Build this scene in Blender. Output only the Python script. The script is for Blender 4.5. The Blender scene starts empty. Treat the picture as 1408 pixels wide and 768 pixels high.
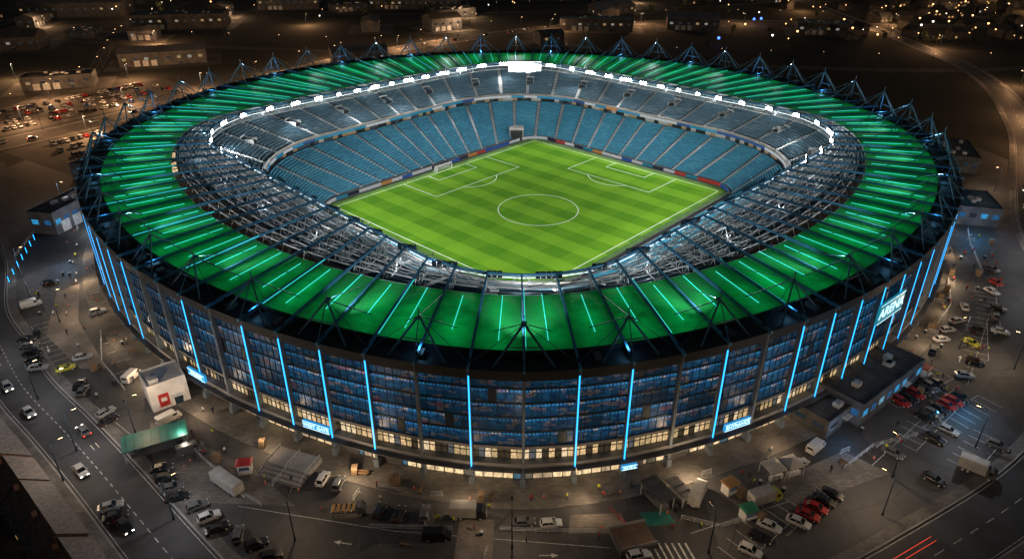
import bpy, math, random
from mathutils import Vector, Matrix
random.seed(7)
scene = bpy.context.scene
scene.view_settings.view_transform = 'Standard'
scene.view_settings.look = 'None'
scene.view_settings.exposure = 0
R = math.radians

# ------------------------------------------------------------------ materials
def _base(name):
    m = bpy.data.materials.new(name); m.use_nodes = True
    nt = m.node_tree; b = nt.nodes['Principled BSDF']
    return m, nt, b
def pm(name, col, rough=0.6, metal=0.0, var=0.3, scale=0.5, bump=0.0, emis=None, es=0.0, detail=5):
    m, nt, b = _base(name)
    tc = nt.nodes.new('ShaderNodeTexCoord')
    n = nt.nodes.new('ShaderNodeTexNoise'); n.inputs['Scale'].default_value = scale; n.inputs['Detail'].default_value = detail
    nt.links.new(tc.outputs['Object'], n.inputs['Vector'])
    r = nt.nodes.new('ShaderNodeValToRGB')
    r.color_ramp.elements[0].position = 0.3; r.color_ramp.elements[1].position = 0.7
    r.color_ramp.elements[0].color = tuple(c*(1-var) for c in col)+(1,)
    r.color_ramp.elements[1].color = tuple(min(1, c*(1+var)) for c in col)+(1,)
    nt.links.new(n.outputs['Fac'], r.inputs['Fac'])
    nt.links.new(r.outputs['Color'], b.inputs['Base Color'])
    b.inputs['Roughness'].default_value = rough; b.inputs['Metallic'].default_value = metal
    if bump:
        bp = nt.nodes.new('ShaderNodeBump'); bp.inputs['Strength'].default_value = bump
        nt.links.new(n.outputs['Fac'], bp.inputs['Height']); nt.links.new(bp.outputs['Normal'], b.inputs['Normal'])
    if emis:
        b.inputs['Emission Color'].default_value = tuple(emis)+(1,)
        b.inputs['Emission Strength'].default_value = es
    return m
def pe(name, col, s, sample=True):
    m = pm(name, tuple(min(0.8, c) for c in col), 0.4, 0, 0.1, 1.0, 0, col, s)
    if not sample: m.cycles.emission_sampling = 'NONE'
    return m
def math_node(nt, op, a, b=None, c=None):
    n = nt.nodes.new('ShaderNodeMath'); n.operation = op
    for i, x in enumerate((a, b, c)):
        if x is None: continue
        if isinstance(x, (int, float)): n.inputs[i].default_value = x
        else: nt.links.new(x, n.inputs[i])
    return n.outputs[0]
def cells_mat(name, stops, strength, base=(0.01,0.012,0.015), rough=0.15, clutter=0.6, cscale=3.0, seedv=0.0):
    m, nt, b = _base(name)
    uv = nt.nodes.new('ShaderNodeUVMap')
    fl = nt.nodes.new('ShaderNodeVectorMath'); fl.operation = 'FLOOR'
    nt.links.new(uv.outputs[0], fl.inputs[0])
    ad = nt.nodes.new('ShaderNodeVectorMath'); ad.operation = 'ADD'; ad.inputs[1].default_value = (seedv+.37, .21, 0)
    nt.links.new(fl.outputs[0], ad.inputs[0])
    wn = nt.nodes.new('ShaderNodeTexWhiteNoise'); wn.noise_dimensions = '2D'
    nt.links.new(ad.outputs[0], wn.inputs['Vector'])
    r = nt.nodes.new('ShaderNodeValToRGB'); r.color_ramp.interpolation = 'CONSTANT'
    els = r.color_ramp.elements
    els[0].position = stops[0][0]; els[0].color = tuple(stops[0][1])+(1,)
    els[1].position = stops[1][0]; els[1].color = tuple(stops[1][1])+(1,)
    for p, c in stops[2:]:
        e = els.new(p); e.color = tuple(c)+(1,)
    nt.links.new(wn.outputs['Value'], r.inputs['Fac'])
    no = nt.nodes.new('ShaderNodeTexNoise'); no.inputs['Scale'].default_value = cscale; no.inputs['Detail'].default_value = 6
    nt.links.new(uv.outputs[0], no.inputs['Vector'])
    mr = nt.nodes.new('ShaderNodeMapRange'); mr.inputs[1].default_value = .35; mr.inputs[2].default_value = .65
    mr.inputs[3].default_value = 1-clutter; mr.inputs[4].default_value = 1.0
    nt.links.new(no.outputs['Fac'], mr.inputs[0])
    s = math_node(nt, 'MULTIPLY', mr.outputs[0], strength)
    b.inputs['Base Color'].default_value = tuple(base)+(1,)
    b.inputs['Roughness'].default_value = rough
    nt.links.new(r.outputs['Color'], b.inputs['Emission Color']); nt.links.new(s, b.inputs['Emission Strength'])
    m.cycles.emission_sampling = 'NONE'
    return m

# ------------------------------------------------------------------ mesh builder
class MB:
    def __init__(s): s.v=[]; s.f=[]; s.m=[]; s.uv=[]
    def add(s, vs, fs, mat=0, uvs=None):
        o = len(s.v); s.v += [tuple(p) for p in vs]
        for k, f in enumerate(fs):
            s.f.append(tuple(i+o for i in f)); s.m.append(mat); s.uv.append(uvs[k] if uvs else None)
    def quad(s, a, b, c, d, mat=0, uv=None): s.add([a,b,c,d], [(0,1,2,3)], mat, [uv] if uv else None)
    def box(s, cx, cy, cz, sx, sy, sz, rz=0.0, mat=0, taper=1.0):
        c, n = math.cos(rz), math.sin(rz); vs=[]
        for dz in (-.5,.5):
            t = taper if dz>0 else 1
            for dx,dy in ((-.5,-.5),(.5,-.5),(.5,.5),(-.5,.5)):
                x=dx*sx*t; y=dy*sy*t
                vs.append((cx+x*c-y*n, cy+x*n+y*c, cz+dz*sz))
        s.add(vs, [(3,2,1,0),(4,5,6,7),(0,1,5,4),(1,2,6,5),(2,3,7,6),(3,0,4,7)], mat)
    def beam(s, p, q, w, h=None, mat=0):
        p=Vector(p); q=Vector(q); h=h or w; d=q-p
        if d.length<1e-5: return
        d.normalize(); up=Vector((0,0,1))
        if abs(d.z)>.98: up=Vector((1,0,0))
        sd=d.cross(up).normalized()*(w/2); u=sd.cross(d).normalized()*(h/2)
        vs=[p-sd-u,p+sd-u,p+sd+u,p-sd+u,q-sd-u,q+sd-u,q+sd+u,q-sd+u]
        s.add(vs, [(3,2,1,0),(4,5,6,7),(0,1,5,4),(1,2,6,5),(2,3,7,6),(3,0,4,7)], mat)
    def cyl(s, p, q, r, n=8, mat=0, r2=None):
        p=Vector(p); q=Vector(q); d=(q-p).normalized(); r2=r if r2 is None else r2
        up=Vector((0,0,1)) if abs(d.z)<.98 else Vector((1,0,0))
        a=d.cross(up).normalized(); b=a.cross(d)
        vs=[p+(a*math.cos(2*math.pi*i/n)+b*math.sin(2*math.pi*i/n))*r for i in range(n)]
        vs+=[q+(a*math.cos(2*math.pi*i/n)+b*math.sin(2*math.pi*i/n))*r2 for i in range(n)]
        s.add(vs, [(i,(i+1)%n,n+(i+1)%n,n+i) for i in range(n)]+[tuple(range(n-1,-1,-1)), tuple(range(n,2*n))], mat)
    def mesh(s, name, mats):
        me=bpy.data.meshes.new(name); me.from_pydata(s.v, [], s.f)
        for m in mats: me.materials.append(m)
        me.polygons.foreach_set('material_index', s.m)
        ul=me.uv_layers.new(name='UVMap')
        flat=[]
        for f,u in zip(s.f,s.uv):
            if u:
                for a in u: flat += [a[0],a[1]]
            else: flat += [0.0,0.0]*len(f)
        ul.data.foreach_set('uv', flat)
        me.update(); return me
    def build(s, name, mats, parent=None, loc=(0,0,0), rz=0):
        o=bpy.data.objects.new(name, s.mesh(name, mats)); scene.collection.objects.link(o)
        o.location=loc; o.rotation_euler=(0,0,rz)
        if parent: o.parent=parent
        return o
def empty(name, loc=(0,0,0)):
    o=bpy.data.objects.new(name,None); scene.collection.objects.link(o); o.location=loc; return o
def inst(name, me, loc, rz=0, sc=1):
    o=bpy.data.objects.new(name, me); scene.collection.objects.link(o); o.location=loc; o.rotation_euler=(0,0,rz); o.scale=(sc,sc,sc); return o
def light(name, kind, loc, energy, col, parent=None, radius=.3, target=None, size=None, blend=.5):
    l=bpy.data.lights.new(name, kind); l.energy=energy; l.color=col
    if kind!='SUN': l.shadow_soft_size=radius
    o=bpy.data.objects.new(name,l); scene.collection.objects.link(o); o.location=loc
    if target is not None:
        o.rotation_euler=(Vector(target)-Vector(loc)).to_track_quat('-Z','Y').to_euler()
    if kind=='SPOT': l.spot_size=size; l.spot_blend=blend
    if parent: o.parent=parent
    return o
lerp=lambda a,b,t:(a[0]+(b[0]-a[0])*t,a[1]+(b[1]-a[1])*t)

# ------------------------------------------------------------------ curves
AX=.968; NN=1.72; GS=1.012
def ring(th, r):
    c, s = math.cos(th), math.sin(th)
    n = NN if s<0 else 2.05
    q = GS*r/((abs(c)/AX)**n+abs(s)**n)**(1/n)
    return (q*c, q*s)
def ringr(x, y):
    n = NN if y<0 else 2.05
    return 140/GS*((abs(x)/(140*AX))**n+(abs(y)/140)**n)**(1/n)
def rrect(th, hx, hy, rc, rot, cx, cy, sx=1.0):
    dx, dy = math.cos(th), math.sin(th); lo, hi = 1.0, 200.0
    c, s = math.cos(rot), math.sin(rot)
    for _ in range(32):
        m=(lo+hi)/2; x=(m*dx-cx)/sx; y=m*dy-cy
        u=abs(x*c+y*s)-hx+rc; v=abs(-x*s+y*c)-hy+rc
        d=math.hypot(max(u,0),max(v,0))+min(max(u,v),0)-rc
        if d>0: hi=m
        else: lo=m
    return lo
K=288
TH=[2*math.pi*i/K for i in range(K)]
def curve(*a): return [ (lambda r,t:(r*math.cos(t), r*math.sin(t)))(rrect(t,*a),t) for t in TH]
PC=(5.2,-2.6); PR=R(47)
C_board=curve(57.5,50,10,PR,PC[0],PC[1])
C_p0=curve(59,52,14,PR,PC[0],PC[1])
C_m1=curve(77,77,43,PR,3.5,-2,.97)
C_u0=curve(79,79,45,PR,3.5,-2,.97)
C_u1=curve(104,104,75,R(45),1,0,.965)
def lip_at(th):
    r=rrect(th,87,87,34,R(45),1,0,.965); return (r*math.cos(th), r*math.sin(th))
def sstep(x): x=max(0,min(1,x)); return x*x*(3-2*x)
def r0at(th):
    """inner edge of the membrane: reaches nearly to the lip on the far stands"""
    lx,ly=lip_at(th); l=ringr(lx,ly)+4.0; f=sstep((math.sin(th)+.05)/.35)
    return 115+(min(115,l)-115)*f*.85

# ------------------------------------------------------------------ shared materials
M_conc=pm('concrete',(.30,.29,.28),.85,0,.25,.25,.1)
M_conc_d=pm('dark_concrete',(.10,.10,.105),.85,0,.45,.3,.1)
M_black=pm('black_cladding',(.010,.012,.016),.6,0,.4,.4)
M_steelblue=pm('blue_painted_steel',(.06,.26,.46),.45,.1,.2,.6)
M_maststeel=pm('mast_steel',(.06,.18,.30),.45,.1,.2,.6)
M_darksteel=pm('dark_steel',(.025,.05,.08),.5,.5,.3,.6)
M_galv=pm('galvanised_steel',(.58,.6,.61),.45,.1,.25,.8)
M_cyan=pe('cyan_led',(.02,.40,.98),2.5)
M_cyan2=pe('cyan_roof_led',(.04,.68,.62),1.25)
M_white_em=pe('floodlight_lens',(1,.98,.95),60,False)
M_lipglow=pe('lip_glow',(.75,.92,1),1.6)  # added glowing strip, stands in for floodlit white steel on the lip
M_warm_em=pe('warm_lamp',(1,.62,.28),16,False)
M_screen=pe('led_screen_white',(.95,.97,1),1.6,False)
M_tyre=pm('rubber',(.02,.02,.02),.8)
M_carglass=pm('car_glass',(.012,.016,.02),.06,0,.1)
M_asph2=pm('road_asphalt',(.042,.043,.047),.7,0,.4,.2,.15,detail=9)
M_paint=pm('road_paint',(.55,.55,.53),.6,0,.5,1.6,detail=9)
M_white=pm('white_panel',(.7,.7,.7),.5,0,.12,.6)
M_red=pm('red_paint',(.45,.03,.03),.4)
M_teal=pm('teal_canopy',(.015,.14,.12),.5,0,.25,.4)
M_far=pm('town_asphalt',(.075,.068,.06),.85,0,.4,.05,detail=9)

def ground_mat():
    m,nt,b=_base('ground')
    tc=nt.nodes.new('ShaderNodeTexCoord')
    n=nt.nodes.new('ShaderNodeTexNoise'); n.inputs['Scale'].default_value=.012; n.inputs['Detail'].default_value=8
    n2=nt.nodes.new('ShaderNodeTexNoise'); n2.inputs['Scale'].default_value=.4; n2.inputs['Detail'].default_value=8
    for q in (n,n2): nt.links.new(tc.outputs['Object'], q.inputs['Vector'])
    r=nt.nodes.new('ShaderNodeValToRGB'); r.color_ramp.elements[0].position=.4; r.color_ramp.elements[1].position=.6
    r.color_ramp.elements[0].color=(.018,.025,.016,1); r.color_ramp.elements[1].color=(.05,.043,.035,1)
    nt.links.new(n.outputs['Fac'], r.inputs['Fac'])
    mx=nt.nodes.new('ShaderNodeMix'); mx.data_type='RGBA'; mx.blend_type='MULTIPLY'; mx.inputs[0].default_value=.7
    r2=nt.nodes.new('ShaderNodeValToRGB'); r2.color_ramp.elements[0].position=.3; r2.color_ramp.elements[1].position=.7
    r2.color_ramp.elements[0].color=(.4,.4,.4,1)
    nt.links.new(n2.outputs['Fac'], r2.inputs['Fac'])
    nt.links.new(r.outputs[0], mx.inputs[6]); nt.links.new(r2.outputs[0], mx.inputs[7])
    nt.links.new(mx.outputs[2], b.inputs['Base Color']); b.inputs['Roughness'].default_value=.95
    return m
g=MB(); g.quad((-4000,-1500,0),(4000,-1500,0),(4000,5000,0),(-4000,5000,0)); g.build('ground',[ground_mat()])

def ringstrip(mb, r0, r1, z, mat=0, n=192, a0=0, a1=2*math.pi):
    for i in range(n):
        t0=a0+(a1-a0)*i/n; t1=a0+(a1-a0)*(i+1)/n
        a=ring(t0,r0); b=ring(t0,r1); c=ring(t1,r1); d=ring(t1,r0)
        mb.quad((*a,z),(*b,z),(*c,z),(*d,z),mat)
def asphalt_mat():
    m,nt,b=_base('worn_asphalt')
    tc=nt.nodes.new('ShaderNodeTexCoord')
    n=nt.nodes.new('ShaderNodeTexNoise'); n.inputs['Scale'].default_value=.07; n.inputs['Detail'].default_value=10; n.inputs['Roughness'].default_value=.7
    v=nt.nodes.new('ShaderNodeTexVoronoi'); v.inputs['Scale'].default_value=.055; v.distance='CHEBYCHEV'
    v2=nt.nodes.new('ShaderNodeTexVoronoi'); v2.inputs['Scale'].default_value=.09; v2.feature='DISTANCE_TO_EDGE'
    for q in (n,v,v2): nt.links.new(tc.outputs['Object'], q.inputs['Vector'])
    r=nt.nodes.new('ShaderNodeValToRGB'); r.color_ramp.elements[0].position=.3; r.color_ramp.elements[1].position=.72
    r.color_ramp.elements[0].color=(.030,.031,.034,1); r.color_ramp.elements[1].color=(.105,.102,.10,1)
    nt.links.new(n.outputs['Fac'], r.inputs['Fac'])
    bw=nt.nodes.new('ShaderNodeRGBToBW'); nt.links.new(v.outputs['Color'],bw.inputs[0])
    k=math_node(nt,'ADD',math_node(nt,'MULTIPLY',bw.outputs[0],.7),.5)
    cr=nt.nodes.new('ShaderNodeMapRange'); cr.inputs[1].default_value=0; cr.inputs[2].default_value=.012; cr.inputs[3].default_value=.55; cr.inputs[4].default_value=1
    nt.links.new(v2.outputs['Distance'],cr.inputs[0])
    kk=math_node(nt,'MULTIPLY',k,cr.outputs[0])
    sc=nt.nodes.new('ShaderNodeVectorMath'); sc.operation='SCALE'; nt.links.new(r.outputs[0],sc.inputs[0]); nt.links.new(kk,sc.inputs['Scale'])
    nt.links.new(sc.outputs[0], b.inputs['Base Color'])
    b.inputs['Roughness'].default_value=.7
    return m
M_worn=asphalt_mat()
a=MB(); ringstrip(a,130,210,.004); a.build('asphalt_lot',[M_worn])
def paving_mat(name='plaza_paving',c1=(.24,.22,.2),c2=(.16,.15,.14),sc=.5):
    m,nt,b=_base(name)
    tc=nt.nodes.new('ShaderNodeTexCoord')
    br=nt.nodes.new('ShaderNodeTexBrick'); br.inputs['Scale'].default_value=sc
    br.inputs['Color1'].default_value=(*c1,1); br.inputs['Color2'].default_value=(*c2,1); br.inputs['Mortar'].default_value=(.07,.07,.07,1)
    br.inputs['Mortar Size'].default_value=.015
    n=nt.nodes.new('ShaderNodeTexNoise'); n.inputs['Scale'].default_value=.15; n.inputs['Detail'].default_value=7
    for q in (n,br): nt.links.new(tc.outputs['Object'], q.inputs['Vector'])
    mx=nt.nodes.new('ShaderNodeMix'); mx.data_type='RGBA'; mx.blend_type='MULTIPLY'; mx.inputs[0].default_value=.8
    r2=nt.nodes.new('ShaderNodeValToRGB'); r2.color_ramp.elements[0].position=.35; r2.color_ramp.elements[1].position=.65
    r2.color_ramp.elements[0].color=(.35,.35,.35,1)
    nt.links.new(n.outputs['Fac'], r2.inputs['Fac'])
    nt.links.new(br.outputs['Color'], mx.inputs[6]); nt.links.new(r2.outputs[0], mx.inputs[7])
    nt.links.new(mx.outputs[2], b.inputs['Base Color']); b.inputs['Roughness'].default_value=.8
    return m
M_pave=paving_mat(); M_pave2=paving_mat('walkway_paving',(.36,.31,.27),(.26,.23,.2),.7)
p=MB(); ringstrip(p,130,146,.12)
for i in range(192):
    t0=2*math.pi*i/192; t1=2*math.pi*(i+1)/192
    a_=ring(t0,146); b_=ring(t1,146); p.quad((*a_,0),(*b_,0),(*b_,.12),(*a_,.12),1)
p.build('plaza_pavement',[M_pave,M_conc])

# roads ---------------------------------------------------------------
def spline(pts, n=8):
    out=[]; P=[pts[0]]+pts+[pts[-1]]
    for i in range(1,len(P)-2):
        for k in range(n):
            t=k/n; q=[]
            for c in (0,1):
                p0,p1,p2,p3=P[i-1][c],P[i][c],P[i+1][c],P[i+2][c]
                q.append(.5*((2*p1)+(-p0+p2)*t+(2*p0-5*p1+4*p2-p3)*t*t+(-p0+3*p1-3*p2+p3)*t**3))
            out.append(tuple(q))
    out.append(pts[-1]); return out
def offs(pl, d):
    o=[]
    for i,p in enumerate(pl):
        a=Vector(pl[max(0,i-1)]); b=Vector(pl[min(len(pl)-1,i+1)]); t=(b-a).normalized()
        o.append((p[0]-t.y*d, p[1]+t.x*d))
    return o
def strip(mb, pl, d0, d1, z, mat=0, z2=None):
    A=offs(pl,d0); B=offs(pl,d1); z2=z if z2 is None else z2
    for i in range(len(pl)-1):
        mb.quad((*B[i],z2),(*A[i],z),(*A[i+1],z),(*B[i+1],z2),mat)
roads=[([(-330,-110),(-240,-50),(-178,-38),(-158,-52),(-138,-82),(-123,-98),(-108.6,-113),(-92,-127),(-77,-140),(-57,-158),(-30,-182),(20,-230)],5.2),
       ([(320,700),(300,330),(285,200),(240,90),(192,10),(168,-30),(150,-72),(127,-110),(99,-138),(60,-161),(10,-186),(-60,-240)],5.2),
       ([(-420,-130),(-300,-20),(-225,62),(-170,150),(-112,255),(-30,340),(60,400),(200,420),(420,400),(900,520)],8),
       ([(-700,330),(-420,330),(-240,300),(-112,275),(0,255),(120,235),(285,215),(500,260),(900,200)],5),
       ([(-800,520),(-400,500),(-150,470),(0,480),(180,520),(500,640),(900,700)],4.5),
       ([(-330,1000),(-345,600),(-330,420),(-300,300),(-262,200),(-258,110)],4.5)]
ZR_=[.02,.02,.02,.026,.032,.038]
RP=[spline(pl,10) for pl,w in roads]
for ri,(pl,w) in enumerate(roads):
    pl=RP[ri]; mb=MB(); zz=ZR_[ri]
    strip(mb,pl,-w,w,zz,0)
    for s in (-1,1):
        if ri<3:
            strip(mb,pl,s*w,s*(w+.3) ,.14,1) if s>0 else strip(mb,pl,s*(w+.3),s*w,.14,1)
            strip(mb,pl,s*(w+.3),s*(w+2.2),.135,2) if s>0 else strip(mb,pl,s*(w+2.2),s*(w+.3),.135,2)
            A=offs(pl,s*w)
            for i in range(len(pl)-1): mb.quad((*A[i],zz),(*A[i+1],zz),(*A[i+1],.14),(*A[i],.14),1)
        strip(mb,pl,s*(w-.45)-.05,s*(w-.45)+.05,zz+.005,3)
    for i in range(len(pl)-1):
        L=(Vector(pl[i+1])-Vector(pl[i])).length; n=max(1,int(L/6))
        for k in range(n):
            a_=Vector(pl[i]).lerp(Vector(pl[i+1]),k/n); b_=Vector(pl[i]).lerp(Vector(pl[i+1]),(k+.5)/n)
            strip(mb,[tuple(a_),tuple(b_)],-.07,.07,zz+.005,3)
    mb.build('road',[M_asph2 if ri<2 else M_far,M_conc,M_pave,M_paint])

# ------------------------------------------------------------------ pitch
def grass_mat():
    m,nt,b=_base('mown_grass')
    tc=nt.nodes.new('ShaderNodeTexCoord'); sp=nt.nodes.new('ShaderNodeSeparateXYZ')
    nt.links.new(tc.outputs['Object'], sp.inputs[0])
    def band(o,w):
        s=math_node(nt,'SINE',math_node(nt,'MULTIPLY',o,math.pi/w))
        mr=nt.nodes.new('ShaderNodeMapRange'); mr.inputs[1].default_value=-.12; mr.inputs[2].default_value=.12; nt.links.new(s,mr.inputs[0]); return mr.outputs[0]
    sx=band(sp.outputs[0],6.1); sy=band(sp.outputs[1],7.5)
    k=math_node(nt,'ADD',math_node(nt,'MULTIPLY',sx,.72),math_node(nt,'MULTIPLY',sy,.28))
    n=nt.nodes.new('ShaderNodeTexNoise'); n.inputs['Scale'].default_value=.08; n.inputs['Detail'].default_value=12; n.inputs['Roughness'].default_value=.75
    nt.links.new(tc.outputs['Object'], n.inputs['Vector'])
    f=math_node(nt,'ADD',math_node(nt,'MULTIPLY',k,.6),math_node(nt,'MULTIPLY',n.outputs['Fac'],.8))
    r=nt.nodes.new('ShaderNodeValToRGB'); r.color_ramp.elements[0].position=.25; r.color_ramp.elements[1].position=1.05
    r.color_ramp.elements[0].color=(.05,.165,.009,1); r.color_ramp.elements[1].color=(.135,.30,.020,1)
    nt.links.new(f,r.inputs['Fac']); nt.links.new(r.outputs[0],b.inputs['Base Color'])
    b.inputs['Roughness'].default_value=1; b.inputs['Specular IOR Level'].default_value=.02
    return m
M_grass=grass_mat()
M_apron=pm('pitch_margin_turf',(.035,.10,.012),.9,0,.3,.3)
M_track=pm('perimeter_track',(.10,.11,.12),.85,0,.25,.3)
M_line=pm('pitch_line_paint',(.75,.78,.72),.7,0,.08,.8)
HX,HY=52.3,45.0
mb=MB(); mb.quad((-HX-1.5,-HY-1.5,.05),(HX+1.5,-HY-1.5,.05),(HX+1.5,HY+1.5,.05),(-HX-1.5,HY+1.5,.05),0)
mb.quad((-HX-4,-HY-4,.035),(HX+4,-HY-4,.035),(HX+4,HY+4,.035),(-HX-4,HY+4,.035),1)
def ln(x0,y0,x1,y1,w=.24):
    d=Vector((x1-x0,y1-y0)).normalized(); n=Vector((-d.y,d.x))*w/2; e=d*w/2
    mb.quad((x0-n.x-e.x,y0-n.y-e.y,.062),(x1-n.x+e.x,y1-n.y+e.y,.062),(x1+n.x+e.x,y1+n.y+e.y,.062),(x0+n.x-e.x,y0+n.y-e.y,.062),2)
def arc(cx,cy,r,a0,a1,n=48,w=.24):
    for i in range(n):
        t0=a0+(a1-a0)*i/n; t1=a0+(a1-a0)*(i+1)/n
        mb.quad((cx+(r-w/2)*math.cos(t0),cy+(r-w/2)*math.sin(t0),.066),(cx+(r+w/2)*math.cos(t0),cy+(r+w/2)*math.sin(t0),.066),
                (cx+(r+w/2)*math.cos(t1),cy+(r+w/2)*math.sin(t1),.066),(cx+(r-w/2)*math.cos(t1),cy+(r-w/2)*math.sin(t1),.066),2)
for q in ((-HX,-HY,HX,-HY),(-HX,HY,HX,HY),(-HX,-HY,-HX,HY),(HX,-HY,HX,HY)): ln(*q)
dc=Vector((7-PC[0],-12.4-PC[1])); cu=dc.x*math.cos(PR)+dc.y*math.sin(PR); cv=-dc.x*math.sin(PR)+dc.y*math.cos(PR)
arc(cu,cv,13.8,0,2*math.pi,96)
for h,d in ((22,18.5),(10,6.5)):
    ln(-h,HY,-h,HY-d); ln(h,HY,h,HY-d); ln(-h,HY-d,h,HY-d)
arc(0,HY-12,11,R(180+36),R(360-36),24)
for h,d in ((19,18.5),(9,6.5)):
    ln(HX,-8-h,HX-d,-8-h); ln(HX,-8+h,HX-d,-8+h); ln(HX-d,-8-h,HX-d,-8+h)
arc(HX-12,-8,11,R(90+36),R(270-36),24)
for sx in (-1,1):
    for sy in (-1,1):
        a0=math.atan2(-sy,-sx)-math.pi/4; arc(sx*HX,sy*HY,1.2,a0,a0+math.pi/2,8,.15)
pitch=mb.build('football_pitch',[M_grass,M_apron,M_line],loc=(PC[0],PC[1],0),rz=PR)
def goal(name, lx, ly, face):
    gb=MB(); w=3.9; h=2.6; dd=2.2; t=.16
    for s in (-1,1):
        gb.cyl((s*w,0,0),(s*w,0,h),t/2+.02,8,0); gb.cyl((s*w,0,h),(s*w,dd*.5,h-.1),.05,6,0); gb.cyl((s*w,dd*.5,h-.1),(s*w,dd,0),.05,6,0); gb.cyl((s*w,0,.05),(s*w,dd,.05),.05,6,0)
    gb.cyl((-w,0,h),(w,0,h),t/2+.02,8,0); gb.cyl((-w,dd,.05),(w,dd,.05),.05,6,0)
    for k in range(17):
        x=-w+2*w*k/16; gb.beam((x,dd*.5,h-.1),(x,dd,.02),.035,.035,1); gb.beam((x,0,h),(x,dd*.5,h-.1),.035,.035,1)
    for k in range(7):
        z=.1+k*.36; y=dd-(dd*.5)*(z/(h-.1)); gb.beam((-w,y,z),(w,y,z),.035,.035,1)
        for s in (-1,1): gb.beam((s*w,0,z),(s*w,y,z),.035,.035,1)
    o=gb.build(name,[M_white,pm('goal_net',(.7,.7,.7),.8)])
    c,s=math.cos(PR),math.sin(PR)
    o.location=(PC[0]+lx*c-ly*s, PC[1]+lx*s+ly*c,.06); o.rotation_euler=(0,0,PR+face); return o
goal('soccer_goal',-1.3,HY,0)

# ------------------------------------------------------------------ stadium
stadium=empty('stadium')
mb=MB()
for i in range(K):
    j=(i+1)%K; mb.add([(PC[0],PC[1],.02),(*C_p0[i],.02),(*C_p0[j],.02)],[(0,1,2)],0)
mb.build('pitchside_track',[M_track],stadium)
M_ads=cells_mat('advert_boards',[(0,(.75,.78,.8)),(.22,(.02,.12,.5)),(.4,(.8,.8,.8)),(.52,(.6,.05,.03)),(.62,(.02,.3,.45)),(.75,(.9,.9,.9)),(.88,(.7,.3,.05)),(.94,(.02,.02,.05))],.6,clutter=.75,cscale=9)
mb=MB(); acc=0
for i in range(K):
    j=(i+1)%K; a_,b_=C_board[i],C_board[j]; L=math.dist(a_,b_)
    u0,u1=acc/5,(acc+L)/5; acc+=L
    mb.quad((*b_,.05),(*a_,.05),(*a_,1.25),(*b_,1.25),0,[(u1,0),(u0,0),(u0,.9),(u1,.9)])
    n=Vector((a_[0],a_[1])).normalized()*.35
    mb.quad((*a_,1.25),(a_[0]+n.x,a_[1]+n.y,1.2),(b_[0]+n.x,b_[1]+n.y,1.2),(*b_,1.25),1)
    mb.quad((a_[0]+n.x,a_[1]+n.y,1.2),(a_[0]+n.x,a_[1]+n.y,.05),(b_[0]+n.x,b_[1]+n.y,.05),(b_[0]+n.x,b_[1]+n.y,1.2),1)
mb.build('advert_boards',[M_ads,M_black],stadium)
def seat_mat(name,c1,c2,c3):
    m,nt,b=_base(name)
    uv=nt.nodes.new('ShaderNodeUVMap')
    mp=nt.nodes.new('ShaderNodeVectorMath'); mp.operation='MULTIPLY'; mp.inputs[1].default_value=(1.8,1,1); nt.links.new(uv.outputs[0],mp.inputs[0])
    fl=nt.nodes.new('ShaderNodeVectorMath'); fl.operation='FLOOR'; nt.links.new(mp.outputs[0],fl.inputs[0])
    wn=nt.nodes.new('ShaderNodeTexWhiteNoise'); wn.noise_dimensions='2D'; nt.links.new(fl.outputs[0],wn.inputs['Vector'])
    no=nt.nodes.new('ShaderNodeTexNoise'); no.inputs['Scale'].default_value=.12; no.inputs['Detail'].default_value=3; nt.links.new(uv.outputs[0],no.inputs['Vector'])
    k=math_node(nt,'ADD',math_node(nt,'MULTIPLY',wn.outputs['Value'],.5),math_node(nt,'MULTIPLY',no.outputs['Fac'],.6))
    r=nt.nodes.new('ShaderNodeValToRGB'); e=r.color_ramp.elements
    e[0].position=.2; e[0].color=(*c1,1); e[1].position=.7; e[1].color=(*c2,1); q=e.new(.95); q.color=(*c3,1)
    nt.links.new(k,r.inputs['Fac']); nt.links.new(r.outputs[0],b.inputs['Base Color']); b.inputs['Roughness'].default_value=.65
    b.inputs['Specular IOR Level'].default_value=.2
    return m
M_seat=seat_mat('blue_seats',(.02,.16,.28),(.035,.30,.46),(.14,.42,.55))
M_seat2=seat_mat('slate_seats',(.06,.14,.20),(.12,.23,.30),(.42,.48,.52))
M_tread=pm('terrace_concrete',(.08,.105,.13),.8,0,.25,.3)
M_aisle=pm('aisle_concrete',(.45,.48,.49),.8,0,.15,.5)
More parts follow.
